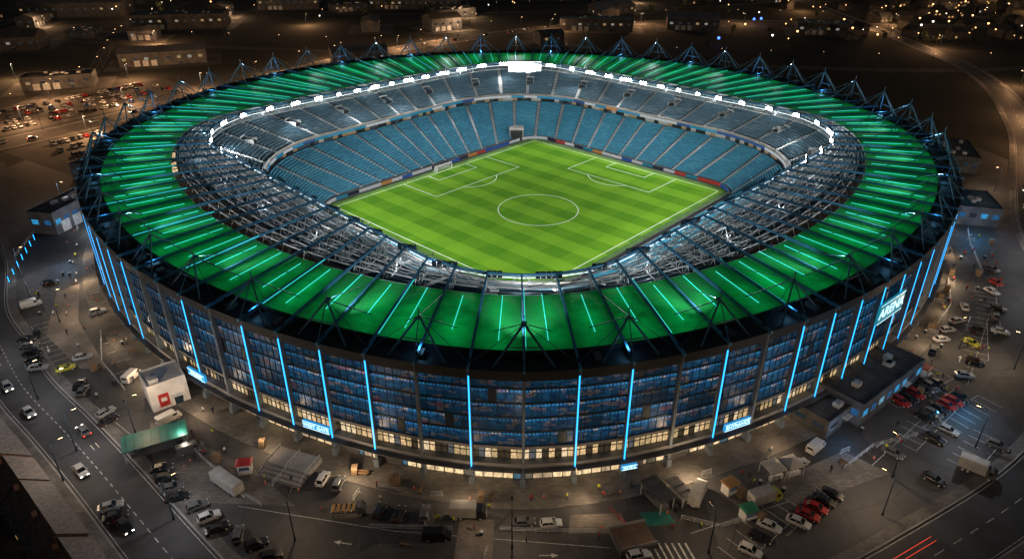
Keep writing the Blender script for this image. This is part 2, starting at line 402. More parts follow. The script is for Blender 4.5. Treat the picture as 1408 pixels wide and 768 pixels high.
def tier(name, A, B, z0, z1, rows, seat, every=6, off=0):
    mb=MB(); acc=0
    pt=lambda i,t:(A[i][0]+(B[i][0]-A[i][0])*t, A[i][1]+(B[i][1]-A[i][1])*t)
    for i in range(K):
        j=(i+1)%K; L=math.dist(A[i],A[j]); u0,u1=acc,acc+L; acc+=L
        aisle=(i+off)%every==0
        for r in range(rows):
            t0,t1=r/rows,(r+1)/rows; z=z0+(z1-z0)*r/rows; zn=z+(z1-z0)/rows
            a_,b_,c_,d_=pt(i,t0),pt(j,t0),pt(j,t1),pt(i,t1)
            uvq=[(u0,r),(u1,r),(u1,r+.9),(u0,r+.9)]
            if aisle:
                ma=lerp(a_,b_,.16); mb2=lerp(a_,b_,.84); md=lerp(d_,c_,.16); mc=lerp(d_,c_,.84)
                mb.quad((*a_,z),(*d_,z),(*c_,z),(*b_,z),1); mb.quad((*d_,z),(*d_,zn),(*c_,zn),(*c_,z),1)
                mb.quad((*ma,z+.02),(*md,z+.02),(*mc,z+.02),(*mb2,z+.02),2)
                h0,h1=lerp(ma,md,.5),lerp(mb2,mc,.5)
                mb.quad((*h0,z+.24),(*md,z+.24),(*mc,z+.24),(*h1,z+.24),2); mb.quad((*h0,z+.02),(*h0,z+.24),(*h1,z+.24),(*h1,z+.02),2)
                continue
            mb.quad((*a_,z),(*d_,z),(*c_,z),(*b_,z),1)
            mb.quad((*d_,z),(*d_,zn),(*c_,zn),(*c_,z),1)
            tm=t0+(t1-t0)*.35; tb=t0+(t1-t0)*.72
            e0,e1=pt(i,tm),pt(j,tm); f0,f1=pt(i,tb),pt(j,tb)
            mb.quad((*e0,z+.42),(*f0,z+.40),(*f1,z+.40),(*e1,z+.42),0,uvq)
            mb.quad((*f0,z+.38),(f0[0]*1.001,f0[1]*1.001,z+.85),(f1[0]*1.001,f1[1]*1.001,z+.85),(*f1,z+.38),0,uvq)
            mb.quad((*e0,z),(*e0,z+.42),(*e1,z+.42),(*e1,z),1)
    return mb.build(name,[seat,M_tread,M_aisle],stadium)
tier('lower_seating_tier',C_p0,C_m1,1.0,11.8,21,M_seat)
tier('upper_seating_tier',C_u0,C_u1,15.0,24.2,20,M_seat2,6,3)
def wall(mb,A,B,z0,z1,mat,us=0,vv=(0,.9)):
    acc=0
    for i in range(K):
        j=(i+1)%K; L=math.dist(A[i],A[j]); u0,u1=(acc/us,(acc+L)/us) if us else (0,0); acc+=L
        mb.quad((*A[i],z0),(*B[i],z1),(*B[j],z1),(*A[j],z0),mat,[(u0,vv[0]),(u0,vv[1]),(u1,vv[1]),(u1,vv[0])])
def scl(C,d):
    o=[]
    for x,y in C:
        r=math.hypot(x,y); o.append((x*(r+d)/r,y*(r+d)/r))
    return o
M_rib=cells_mat('ribbon_board',[(0,(.05,.35,.6)),(.25,(.7,.75,.8)),(.5,(.03,.1,.35)),(.68,(.75,.3,.05)),(.76,(.7,.75,.8)),(.9,(.02,.3,.5))],.8,clutter=.7,cscale=8)
M_box=cells_mat('hospitality_boxes',[(0,(.02,.025,.03)),(.35,(.5,.38,.22)),(.6,(.08,.1,.12)),(.8,(.6,.6,.55))],.5,clutter=.5,cscale=5)
mb=MB()
wall(mb,C_p0,C_p0,.02,1.0,0)
C_bx=scl(C_m1,1.2)
wall(mb,C_m1,C_m1,11.8,12.0,0); wall(mb,C_m1,C_bx,12.0,12.0,0); wall(mb,C_bx,C_bx,12.0,13.6,2,2.2)
C_f=scl(C_u0,-1.6)
wall(mb,C_bx,C_f,13.6,13.5,0); wall(mb,C_f,C_f,13.5,14.5,3,6); wall(mb,C_f,C_f,14.5,15.4,1); wall(mb,C_f,scl(C_f,.25),15.4,15.4,1)
wall(mb,scl(C_f,.25),scl(C_f,.25),15.4,14.95,1); wall(mb,scl(C_f,.25),C_u0,14.95,14.98,0)
C_bk=scl(C_u1,.1); wall(mb,C_bk,C_bk,24.0,24.9,4); wall(mb,C_bk,C_bk,0,24,4)
mb.build('tier_fascia',[M_tread,M_conc,M_box,M_rib,M_black],stadium)
mb=MB()
def vom(i,A,B,z0,z1,t,w=3.4):
    x=A[i][0]+(B[i][0]-A[i][0])*t; y=A[i][1]+(B[i][1]-A[i][1])*t; z=z0+(z1-z0)*t
    d=Vector((B[i][0]-A[i][0],B[i][1]-A[i][1])).normalized(); rz=math.atan2(d.y,d.x)
    def b(lx,ly,lz,sx,sy,sz,m): mb.box(x+lx*d.x-ly*d.y,y+lx*d.y+ly*d.x,z+lz,sx,sy,sz,rz,m)
    b(2.2,-w/2,.7,4.4,.25,2.0,3); b(2.2,w/2,.7,4.4,.25,2.0,3); b(4.5,0,1.3,.3,w+.2,2.6,3); b(2.3,0,.3,4.2,w-.3,1.0,1); b(4.32,0,1.2,.08,w-.6,1.7,1)
for k in range(24):
    i=(k*12+9)%K; vom(i,C_u0,C_u1,15,24.2,.3)
i=min(range(K),key=lambda i:abs(TH[i]-R(90)))
x,y=C_p0[i]
mb.box(x,y+1,2.2,5,4,4.4,0,1); mb.box(x,y+3.2,4.6,6.4,7,.4,0,0); mb.box(x-2.9,y+2,2.4,.4,6,4.6,0,0); mb.box(x+2.9,y+2,2.4,.4,6,4.6,0,0)
mb.build('stand_portals',[M_conc,M_black,M_red,M_aisle],stadium)
x,y=lip_at(R(87.8))
sb=MB(); sb.box(x,y-.6,23.4,16.4,.9,6.2,0,0); sb.quad((x-7.9,y-1.1,20.6),(x+7.9,y-1.1,20.6),(x+7.9,y-1.1,26.2),(x-7.9,y-1.1,26.2),1)
for s in (-1,1): sb.beam((x+s*6,y,25),(x+s*6,y+4,27),.25,.25,2)
sb.build('scoreboard',[M_black,M_screen,M_galv],stadium)

# roof ----------------------------------------------------------------
NB=96
BT=[2*math.pi*(i)/NB - math.pi/2 for i in range(NB)]
ZR=25.0
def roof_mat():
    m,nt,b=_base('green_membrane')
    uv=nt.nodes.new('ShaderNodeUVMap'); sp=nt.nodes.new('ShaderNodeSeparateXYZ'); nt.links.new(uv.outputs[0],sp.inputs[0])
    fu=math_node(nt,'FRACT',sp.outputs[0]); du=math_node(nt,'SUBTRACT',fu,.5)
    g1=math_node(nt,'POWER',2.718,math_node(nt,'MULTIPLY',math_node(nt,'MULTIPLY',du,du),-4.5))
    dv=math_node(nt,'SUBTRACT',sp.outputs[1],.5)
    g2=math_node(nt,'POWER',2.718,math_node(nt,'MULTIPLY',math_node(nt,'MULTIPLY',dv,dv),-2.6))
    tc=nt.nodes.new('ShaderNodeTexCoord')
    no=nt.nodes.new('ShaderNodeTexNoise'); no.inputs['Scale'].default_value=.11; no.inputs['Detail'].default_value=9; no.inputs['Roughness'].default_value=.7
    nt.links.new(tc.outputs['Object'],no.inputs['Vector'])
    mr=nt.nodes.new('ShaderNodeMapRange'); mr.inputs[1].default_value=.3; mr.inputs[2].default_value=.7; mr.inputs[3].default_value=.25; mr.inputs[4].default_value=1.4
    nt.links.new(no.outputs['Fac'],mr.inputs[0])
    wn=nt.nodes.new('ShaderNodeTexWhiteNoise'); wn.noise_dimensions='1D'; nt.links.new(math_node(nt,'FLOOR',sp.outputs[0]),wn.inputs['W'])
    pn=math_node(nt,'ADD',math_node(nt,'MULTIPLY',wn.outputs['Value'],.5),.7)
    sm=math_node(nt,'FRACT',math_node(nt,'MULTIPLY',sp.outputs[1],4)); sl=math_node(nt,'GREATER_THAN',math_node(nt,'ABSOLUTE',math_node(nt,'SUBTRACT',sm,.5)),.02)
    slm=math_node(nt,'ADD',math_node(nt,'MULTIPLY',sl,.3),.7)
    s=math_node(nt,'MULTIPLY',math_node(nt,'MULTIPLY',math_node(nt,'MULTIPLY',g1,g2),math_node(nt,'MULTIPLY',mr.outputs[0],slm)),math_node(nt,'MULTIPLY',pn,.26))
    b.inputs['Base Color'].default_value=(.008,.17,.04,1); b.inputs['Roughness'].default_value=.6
    b.inputs['Emission Color'].default_value=(.0,.80,.13,1); nt.links.new(s,b.inputs['Emission Strength'])  # backlight painted as emission, strongest along each panel's LED line
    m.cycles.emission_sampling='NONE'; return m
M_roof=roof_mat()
rb=MB(); led=MB(); bm_=MB()
R1=134.5
NV=6; NU=6
def bth(i,fu): return BT[0]+2*math.pi*(i+fu)/NB
def rp(i,fu,r): return ring(bth(i,fu), r)
R0C={}
def R0(i,fu=0):
    k=round((i+fu)*12)%(NB*12)
    if k not in R0C: R0C[k]=r0at(bth(i,fu))
    return R0C[k]
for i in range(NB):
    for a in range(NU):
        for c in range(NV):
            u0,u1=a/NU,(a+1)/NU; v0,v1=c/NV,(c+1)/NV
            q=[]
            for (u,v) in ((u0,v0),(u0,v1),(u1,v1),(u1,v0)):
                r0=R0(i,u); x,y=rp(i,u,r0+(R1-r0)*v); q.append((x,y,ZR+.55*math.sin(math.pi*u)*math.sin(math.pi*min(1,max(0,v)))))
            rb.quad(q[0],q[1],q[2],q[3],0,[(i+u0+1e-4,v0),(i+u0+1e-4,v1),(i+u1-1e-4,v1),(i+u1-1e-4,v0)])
    a_=rp(i,.5,R0(i,.5)+.6+(i*53%7)*.35); b_=rp(i,.5,R1-2.5-(i*37%5)*.8)
    led.beam((*a_,ZR+.62),(*b_,ZR+.66),.13,.1,0)
    a_=rp(i,0,141.2); b2=rp(i,0,R0(i))
    b_=lip_at(bth(i,0))
    bm_.beam((*a_,ZR+.55),(*b2,ZR+.75),.42,.6,0)
    bm_.beam((*b2,ZR+.75),(*b_,ZR+.75),.34,.5,0)
    if i%3==0:
        led.beam((*rp(i,.045,R1),ZR+.75),(*rp(i,.045,R0(i)-1),ZR+.9),.09,.09,0)
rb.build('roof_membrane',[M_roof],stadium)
led.build('roof_led_strips',[M_cyan2],stadium)
bm_.build('roof_beams',[M_steelblue],stadium)
mb=MB()
for i in range(192):
    t0=2*math.pi*i/192; t1=2*math.pi*(i+1)/192
    def rq(ra,za,rb_,zb,mat):
        fa=ra if callable(ra) else (lambda t:ra); fb_=rb_ if callable(rb_) else (lambda t:rb_)
        mb.quad((*ring(t0,fa(t0)),za),(*ring(t0,fb_(t0)),zb),(*ring(t1,fb_(t1)),zb),(*ring(t1,fa(t1)),za),mat)
    rq(R1,ZR-.05,R1,ZR+.35,0); rq(R1,ZR+.35,R1+.6,ZR+.35,0); rq(R1+.6,ZR+.35,R1+.6,ZR-.6,0); rq(R1+.6,ZR-.6,139.6,ZR-.6,0)
    rq(139.6,ZR-.6,139.6,ZR+.3,0); rq(139.6,ZR+.3,140.6,ZR+.3,0); rq(140.6,ZR+.3,140.6,ZR-1.6,0); rq(140.6,ZR-1.6,139.9,ZR-1.6,0)
    rq(r0at,ZR-.4,r0at,ZR+.05,1); rq(r0at,ZR-.4,139,ZR-.7,0)
for k in range(60):
    t=random.random()*2*math.pi; x,y=ring(t,137.2); mb.box(x,y,ZR-.1,1.6+random.random()*1.5,1.2,1.0,t,2)
mb.build('roof_edge',[M_black,M_galv,M_conc_d],stadium)
tr=MB()
def P3(p,z): return (p[0],p[1],z)
lips=[lip_at(bth(i,0)) for i in range(NB)]; ins=[rp(i,0,R0(i)) for i in range(NB)]
for i in range(NB):
    j=(i+1)%NB; L=math.dist(lips[i],ins[i]); n=max(2,int(round(L/2.6)))
    for k in range(n):
        p0=lerp(ins[i],lips[i],k/n); p1=lerp(ins[i],lips[i],(k+1)/n)
        tr.beam(P3(p0,ZR-2.4),P3(p1,ZR-2.4),.2,.2,0)
        tr.beam(P3(p0,ZR+.4),P3(lerp(p0,p1,.5),ZR-2.4),.12,.12,0); tr.beam(P3(lerp(p0,p1,.5),ZR-2.4),P3(p1,ZR+.4),.12,.12,0)
    Lm=(L+math.dist(lips[j],ins[j]))/2; n=max(2,int(round(Lm/2.4)))
    for k in range(1,n+1):
        a_=lerp(ins[i],lips[i],k/n); b_=lerp(ins[j],lips[j],k/n)
        tr.beam(P3(a_,ZR+.35),P3(b_,ZR+.35),.2,.26,0)
        if k%2==0: tr.beam(P3(a_,ZR-2.4),P3(b_,ZR-2.4),.14,.14,0)
        if k%2==1 and k<n:
            a2=lerp(ins[i],lips[i],(k+1)/n); b2=lerp(ins[j],lips[j],(k+1)/n)
            tr.beam(P3(a_,ZR+.3),P3(b2,ZR+.3),.09,.09,0); tr.beam(P3(b_,ZR+.3),P3(a2,ZR+.3),.09,.09,0)
    a_,b_=lips[i],lips[j]
    tr.cyl(P3(a_,ZR+.6),P3(b_,ZR+.6),.3,8,1); tr.cyl(P3(a_,ZR-2.2),P3(b_,ZR-2.2),.18,6,0)
    m0=lerp(a_,b_,.5); tr.beam(P3(a_,ZR+.6),P3(m0,ZR-2.2),.12,.12,0); tr.beam(P3(m0,ZR-2.2),P3(b_,ZR+.6),.12,.12,0)
    for f in (.8,2.0):
        ia=lerp(a_,ins[i],f/max(3,L)); ib=lerp(b_,ins[j],f/max(3,L)); tr.beam(P3(ia,ZR-1.6),P3(ib,ZR-1.6),.35,.06,0)
    q0=lerp(a_,(0,0),.006); q1=lerp(b_,(0,0),.006); tr.beam(P3(q0,ZR-.5),P3(q1,ZR-.5),.08,.16,2)
tr.build('roof_trusses',[M_galv,M_steelblue,M_lipglow],stadium)
ms=MB()
for i in range(0,NB,2):
    top=rp(i,0,135.8); near=top[1]<-40; zt=ZR+(6.6 if near else 8.4)
    th_=.3 if near else .4
    for f in (-.6,.6):
        ms.beam(P3(rp(i,f,139.8),ZR-.3),P3(top,zt),th_,th_,0)
        ms.beam(P3(rp(i,f,128.5),ZR+.3),P3(top,zt),th_*.55,th_*.55,0)
    ms.beam(P3(rp(i,-.33,137.9),ZR+3.2),P3(rp(i,.33,137.9),ZR+3.2),.16,.16,0)
    ms.cyl(P3(top,zt-.3),P3(top,zt+1.6),.12,6,0)
    ms.beam(P3(top,zt),P3(rp(i,0,R0(i)+3),ZR+.9),.11,.11,0); ms.beam(P3(top,zt),P3(rp(i,0,141),ZR+.3),.15,.15,0)
    ms.beam(P3(top,zt),P3(rp(i,1,138.5),ZR),.08,.08,0); ms.beam(P3(top,zt),P3(rp(i,-1,138.5),ZR),.08,.08,0)
    if i%4==0:
        n=Vector((-top[0],-top[1])).normalized()
        ms.box(top[0]+n.x*.5,top[1]+n.y*.5,zt-.2,.5,.9,.5,math.atan2(n.y,n.x),0)
        lp=lip_at(math.atan2(top[1],top[0]))
        light('mast_fill_spot','SPOT',(top[0]+n.x*1.2,top[1]+n.y*1.2,zt-.3),15000 if top[1]<20 else 4500,(.9,.96,1),stadium,.3,(lp[0],lp[1],22),R(75),.8)  # added fill spot, brightens the trusses and the seats below
    if i%4==2:
        q=rp(i,0,136.6); light('mast_uplight','POINT',(q[0],q[1],ZR+1.4),420 if q[1]>0 else 130,(.2,.6,1),stadium,.3)
ms.build('roof_masts',[M_maststeel],stadium)
fl=MB(); NF=60
rf=random.Random(8)
for k in range(NF):
    t=2*math.pi*(k+.5)/NF; x,y=lip_at(t); d=Vector((-x,-y)).normalized(); s=Vector((-d.y,d.x))
    nh=rf.choice([2,3,4,4,5])
    for q in range(nh):
        o=(q-(nh-1)/2)*1.15; px,py=x+s.x*o+d.x*.5,y+s.y*o+d.y*.5
        z=ZR+.25
        rz=math.atan2(d.y,d.x)
        fl.box(px,py,z,.5,.95,1.45,rz,0)
        f=Vector((d.x*.27,d.y*.27)); hx=s*.42
        c=Vector((px+f.x,py+f.y))
        vs=[(c.x+hx.x*math.cos(u*math.pi/6),c.y+hx.y*math.cos(u*math.pi/6),z+.64*math.sin(u*math.pi/6)) for u in range(12)]
        fl.add(vs,[tuple(range(12))],1)
    fl.beam((x-s.x*2.6+d.x*.4,y-s.y*2.6+d.y*.4,ZR-.6),(x+s.x*2.6+d.x*.4,y+s.y*2.6+d.y*.4,ZR-.6),.15,.15,2)
    if k%3==0:
        light('floodlight_beam','SPOT',(x+d.x*1.8,y+d.y*1.8,ZR-.2),47000 ,(1,.98,.93),stadium,.8,(x*-.1+3,y*-.1-2,0),R(115),.9)
fl.build('floodlights',[M_darksteel,M_white_em,M_galv],stadium)
for k in range(24):
    t=2*math.pi*k/24; a_=lip_at(t); r=Vector(ring(t,r0at(t))); pz=Vector(a_).lerp(r,.45)
    light('truss_fill_light','POINT',(pz.x,pz.y,ZR-1.2),330,(.9,.96,1),stadium,.4)  # added fill without a fixture, brightens trusses and upper tier

# facade --------------------------------------------------------------
RF=139.5; HF=24.2
def facade_glass():
    m,nt,b=_base('facade_glass')
    uv=nt.nodes.new('ShaderNodeUVMap'); sp=nt.nodes.new('ShaderNodeSeparateXYZ'); nt.links.new(uv.outputs[0],sp.inputs[0])
    fv=math_node(nt,'FRACT',sp.outputs[1])
    fl=nt.nodes.new('ShaderNodeVectorMath'); fl.operation='FLOOR'; nt.links.new(uv.outputs[0],fl.inputs[0])
    mp=nt.nodes.new('ShaderNodeVectorMath'); mp.operation='MULTIPLY'; mp.inputs[1].default_value=(.11,3.7,1); nt.links.new(fl.outputs[0],mp.inputs[0])
    n1=nt.nodes.new('ShaderNodeTexNoise'); n1.inputs['Scale'].default_value=1; n1.inputs['Detail'].default_value=3; nt.links.new(mp.outputs[0],n1.inputs['Vector'])
    lit=nt.nodes.new('ShaderNodeMapRange'); lit.inputs[1].default_value=.34; lit.inputs[2].default_value=.60; lit.inputs[3].default_value=.12; nt.links.new(n1.outputs['Fac'],lit.inputs[0])
    mq=nt.nodes.new('ShaderNodeVectorMath'); mq.operation='MULTIPLY'; mq.inputs[1].default_value=(.9,4,1); nt.links.new(uv.outputs[0],mq.inputs[0])
    n2=nt.nodes.new('ShaderNodeTexNoise'); n2.inputs['Scale'].default_value=1.1; n2.inputs['Detail'].default_value=8; n2.inputs['Roughness'].default_value=.8; nt.links.new(mq.outputs[0],n2.inputs['Vector'])
    cl=nt.nodes.new('ShaderNodeMapRange'); cl.inputs[1].default_value=.42; cl.inputs[2].default_value=.66; cl.inputs[3].default_value=.14; nt.links.new(n2.outputs['Fac'],cl.inputs[0])
    dl=math_node(nt,'SUBTRACT',fv,.80); line=math_node(nt,'POWER',2.718,math_node(nt,'MULTIPLY',math_node(nt,'MULTIPLY',dl,dl),-300))
    dash=math_node(nt,'GREATER_THAN',math_node(nt,'FRACT',math_node(nt,'MULTIPLY',sp.outputs[0],2.3)),.35)
    glow=math_node(nt,'MULTIPLY',math_node(nt,'LESS_THAN',fv,.86),math_node(nt,'ADD',math_node(nt,'MULTIPLY',fv,.5),.25))
    bnd=math_node(nt,'ADD',math_node(nt,'MULTIPLY',math_node(nt,'MULTIPLY',line,dash),1.0),math_node(nt,'MULTIPLY',glow,cl.outputs[0]))
    s=math_node(nt,'ADD',math_node(nt,'MULTIPLY',math_node(nt,'MULTIPLY',bnd,lit.outputs[0]),.62),.015)
    wn=nt.nodes.new('ShaderNodeTexNoise'); wn.inputs['Scale'].default_value=.55; wn.inputs['Detail'].default_value=4; nt.links.new(mq.outputs[0],wn.inputs['Vector'])
    wm=nt.nodes.new('ShaderNodeMapRange'); wm.inputs[1].default_value=.32; wm.inputs[2].default_value=.68; nt.links.new(wn.outputs['Fac'],wm.inputs[0])
    r=nt.nodes.new('ShaderNodeValToRGB'); e=r.color_ramp.elements
    e[0].position=0; e[0].color=(.03,.26,.80,1); e[1].position=.42; e[1].color=(.05,.38,.70,1)
    for p_,c_ in ((.60,(.03,.2,.6)),(.72,(.25,.40,.6)),(.80,(.85,.55,.28)),(.90,(.04,.28,.65)),(.97,(.55,.2,.3))): q=e.new(p_); q.color=(*c_,1)
    nt.links.new(wm.outputs[0],r.inputs['Fac'])
    b.inputs['Base Color'].default_value=(.010,.020,.034,1); b.inputs['Roughness'].default_value=.3; b.inputs['Specular IOR Level'].default_value=.22
    nt.links.new(r.outputs[0],b.inputs['Emission Color']); nt.links.new(s,b.inputs['Emission Strength'])
    m.cycles.emission_sampling='NONE'; return m
M_glass=facade_glass()
M_warmwin=cells_mat('warm_windows',[(0,(.05,.035,.02)),(.2,(.9,.6,.3)),(.5,(.6,.42,.2)),(.7,(1,.75,.45)),(.9,(.12,.12,.12))],1.15,rough=.3,clutter=.6,cscale=4)
M_entr=cells_mat('entrance_glazing',[(0,(.9,.65,.35)),(.3,(.12,.1,.07)),(.42,(1,.72,.4)),(.72,(.45,.32,.2)),(.88,(.06,.14,.2))],1.35,rough=.3,clutter=.6,cscale=3,seedv=4)
M_spandrel=pm('spandrel_panel',(.02,.035,.055),.4,.1,.3,.5)
M_band=pm('facade_band_concrete',(.20,.205,.215),.8,0,.3,.3)
fb=MB()
FP=[rp(i,0,RF) for i in range(NB)]
for i in range(NB):
    a_,b_=FP[i],FP[(i+1)%NB]
    A=Vector(a_); B=Vector(b_); t=(B-A).normalized(); n=Vector((t.y,-t.x)); L=(B-A).length
    if n.dot(A)<0: n=-n
    rz=math.atan2(t.y,t.x)
    def Q(z0,z1,mat,inset=0,nu=6,v0=0,v1=1):
        o=-n*inset
        fb.quad((A.x+o.x,A.y+o.y,z0),(B.x+o.x,B.y+o.y,z0),(B.x+o.x,B.y+o.y,z1),(A.x+o.x,A.y+o.y,z1),mat,[(i*nu,v0),((i+1)*nu,v0),((i+1)*nu,v1),(i*nu,v1)])
    def X(u,z,sx,sy,sz,mat,out=0):
        c=A+t*(L*u)+n*out; fb.box(c.x,c.y,z,sx,sy,sz,rz,mat)
    Q(8.6,HF,0,0,6,0,5)
    Q(5.1,8.0,1,.5,8,7,8)
    X(.5,8.3,L,.9,.6,2,.0); X(.5,4.6,L,1.5,.9,2,.25); X(.5,4.1,L,2.6,.16,4,.9)
    ent=(i*7)%5
    Q(0.1,4.1,3,.7,5,20,21)
    if ent not in (0,2,3):
        X(.25,2.1,L*.5,.3,4.0,4,-.4); X(.8,2.8,L*.35,.25,2.6,4,-.4)
    for z in (11.7,14.8,17.9,21.0): X(.5,z,L,.16,.3,5,.06)
    X(.5,HF-.5,L,.3,1.4,5,.2)
    for k in range(1,6): X(k/6,(8.6+HF)/2,.08,.14,HF-8.6,5,.05)
    for k in range(1,8): X(k/8,6.55,.12,.2,2.9,5,-.42)
    X(.5,6.55,L,.14,.1,5,-.42)
    for k in range(1,5): X(k/5,2.1,.14,.2,4.0,5,-.62)
    for k in range(6):
        if random.random()<.10:
            z=10.1+3.1*random.randrange(5)
            if z<23: X((k+.5)/6,z,L/6-.15,.06,2.6,6,.03)
fb.build('facade_walls',[M_glass,M_warmwin,M_band,M_entr,M_conc_d,M_darksteel,M_spandrel],stadium)
fc=MB(); fled=MB()
M_col=pm('facade_column',(.15,.19,.24),.6,.1,.25,.4)
rnd=random.Random(3)
for i in range(NB):
    x,y=FP[i]; n=Vector((x,y)).normalized(); rz=math.atan2(n.y,n.x)
    cx,cy=x+n.x*.45,y+n.y*.45
    fc.box(cx,cy,12.6,1.3,.5,25.2,rz,0); fc.box(x+n.x*.6,y+n.y*.6,.9,1.9,1.0,1.8,rz,0,.85)
    fc.beam((x+n.x*1.1,y+n.y*1.1,25),(x+n.x*-1,y+n.y*-1,26.2),.4,.4,1)
    lit={0:0,1:1,2:1,3:0,4:1,5:0,95:1,94:0,93:1,92:1}.get(i, None)
    if lit is None: lit = 1 if rnd.random()<.72 else 0
    if lit: fled.box(x+n.x*1.16,y+n.y*1.16,14.0,.08,.22,20,rz,0)
fc.build('facade_columns',[M_col,M_darksteel],stadium); fled.build('facade_led_strips',[M_cyan],stadium)
def sign(th, z, w, h, txt, em, back, size):
    x,y=ring(th,141.7); x2,y2=ring(th+.002,141.7); t=Vector((x2-x,y2-y)).normalized(); rz=math.atan2(t.y,t.x)
    e=empty('facade_sign',(x,y,z)); e.rotation_euler=(0,0,rz)
    m=MB(); m.box(0,.3,0,w,.5,h,0,0); m.box(0,0.02,h/2-.1,w,.08,.12,0,1); m.box(0,.02,-h/2+.1,w,.08,.12,0,1)
    m.build('sign_panel',[back,em],e)
    c=bpy.data.curves.new('lettering','FONT'); c.body=txt; c.size=size; c.extrude=.05; c.align_x='CENTER'; c.align_y='CENTER'
    o=bpy.data.objects.new('lettering',c); scene.collection.objects.link(o); o.parent=e; o.location=(0,-.02,0); o.rotation_euler=(R(90),0,0)
    c.materials.append(em)
M_signback=pe('sign_cyan_back',(.01,.30,.42),.5,False)
M_signtxt=pe('sign_letters',(.6,.9,1),1.2,False)
M_signblue=pe('sign_blue',(.02,.3,.7),.8,False)
def th_for(x,y): return math.atan2(y,x)
sign(th_for(74,-104.5),18.3,11,4.6,'ARENA',M_signtxt,M_signback,3.4)
sign(th_for(-38,-131),6.5,6,1.6,'WEST GATE',M_signtxt,M_signblue,1.1)
sign(th_for(40,-131),6.5,6,1.6,'ENTRANCE',M_signtxt,M_signblue,1.1)
sign(th_for(-66,-114),6.5,6,1.6,'TICKETS',M_signtxt,M_signblue,1.1)
sign(th_for(19,-138),2.9,3,1.0,'GATE C',M_signtxt,M_signblue,.7)

# ------------------------------------------------------------------ vehicles
PAINTS={}
def paint(n,c): PAINTS[n]=pm('car_paint_'+n,c,.3,.2,.08,1)
for n,c in (('white',(.65,.65,.65)),('black',(.02,.02,.023)),('grey',(.12,.125,.13)),('silver',(.38,.39,.4)),('red',(.4,.02,.02)),('blue',(.03,.08,.22)),('yellow',(.5,.5,.04)),('orange',(.35,.2,.07))): paint(n,c)
M_head=pm('headlamp',(.8,.8,.75),.1); M_tail=pm('taillamp',(.4,.01,.01),.2)
M_headon=pe('headlamp_lit',(1,.9,.75),12,False); M_tailon=pe('taillamp_lit',(1,.03,.02),4,False)
def loft(mb, rings, mat, cap=True):
    n=len(rings[0]); vs=[p for r in rings for p in r]; fs=[]
    for a in range(len(rings)-1):
        for k in range(n): fs.append((a*n+k,a*n+(k+1)%n,(a+1)*n+(k+1)%n,(a+1)*n+k))
    if cap: fs += [tuple(range(n-1,-1,-1)), tuple((len(rings)-1)*n+k for k in range(n))]
    mb.add(vs,fs,mat)
def wheels(mb,xs,w,r=.33):
    for x in xs:
        for s in (-1,1):
            mb.cyl((x,s*(w-.2),r),(x,s*(w+.02),r),r,14,2); mb.cyl((x,s*(w+.02),r),(x,s*(w+.04),r),r*.6,10,3)
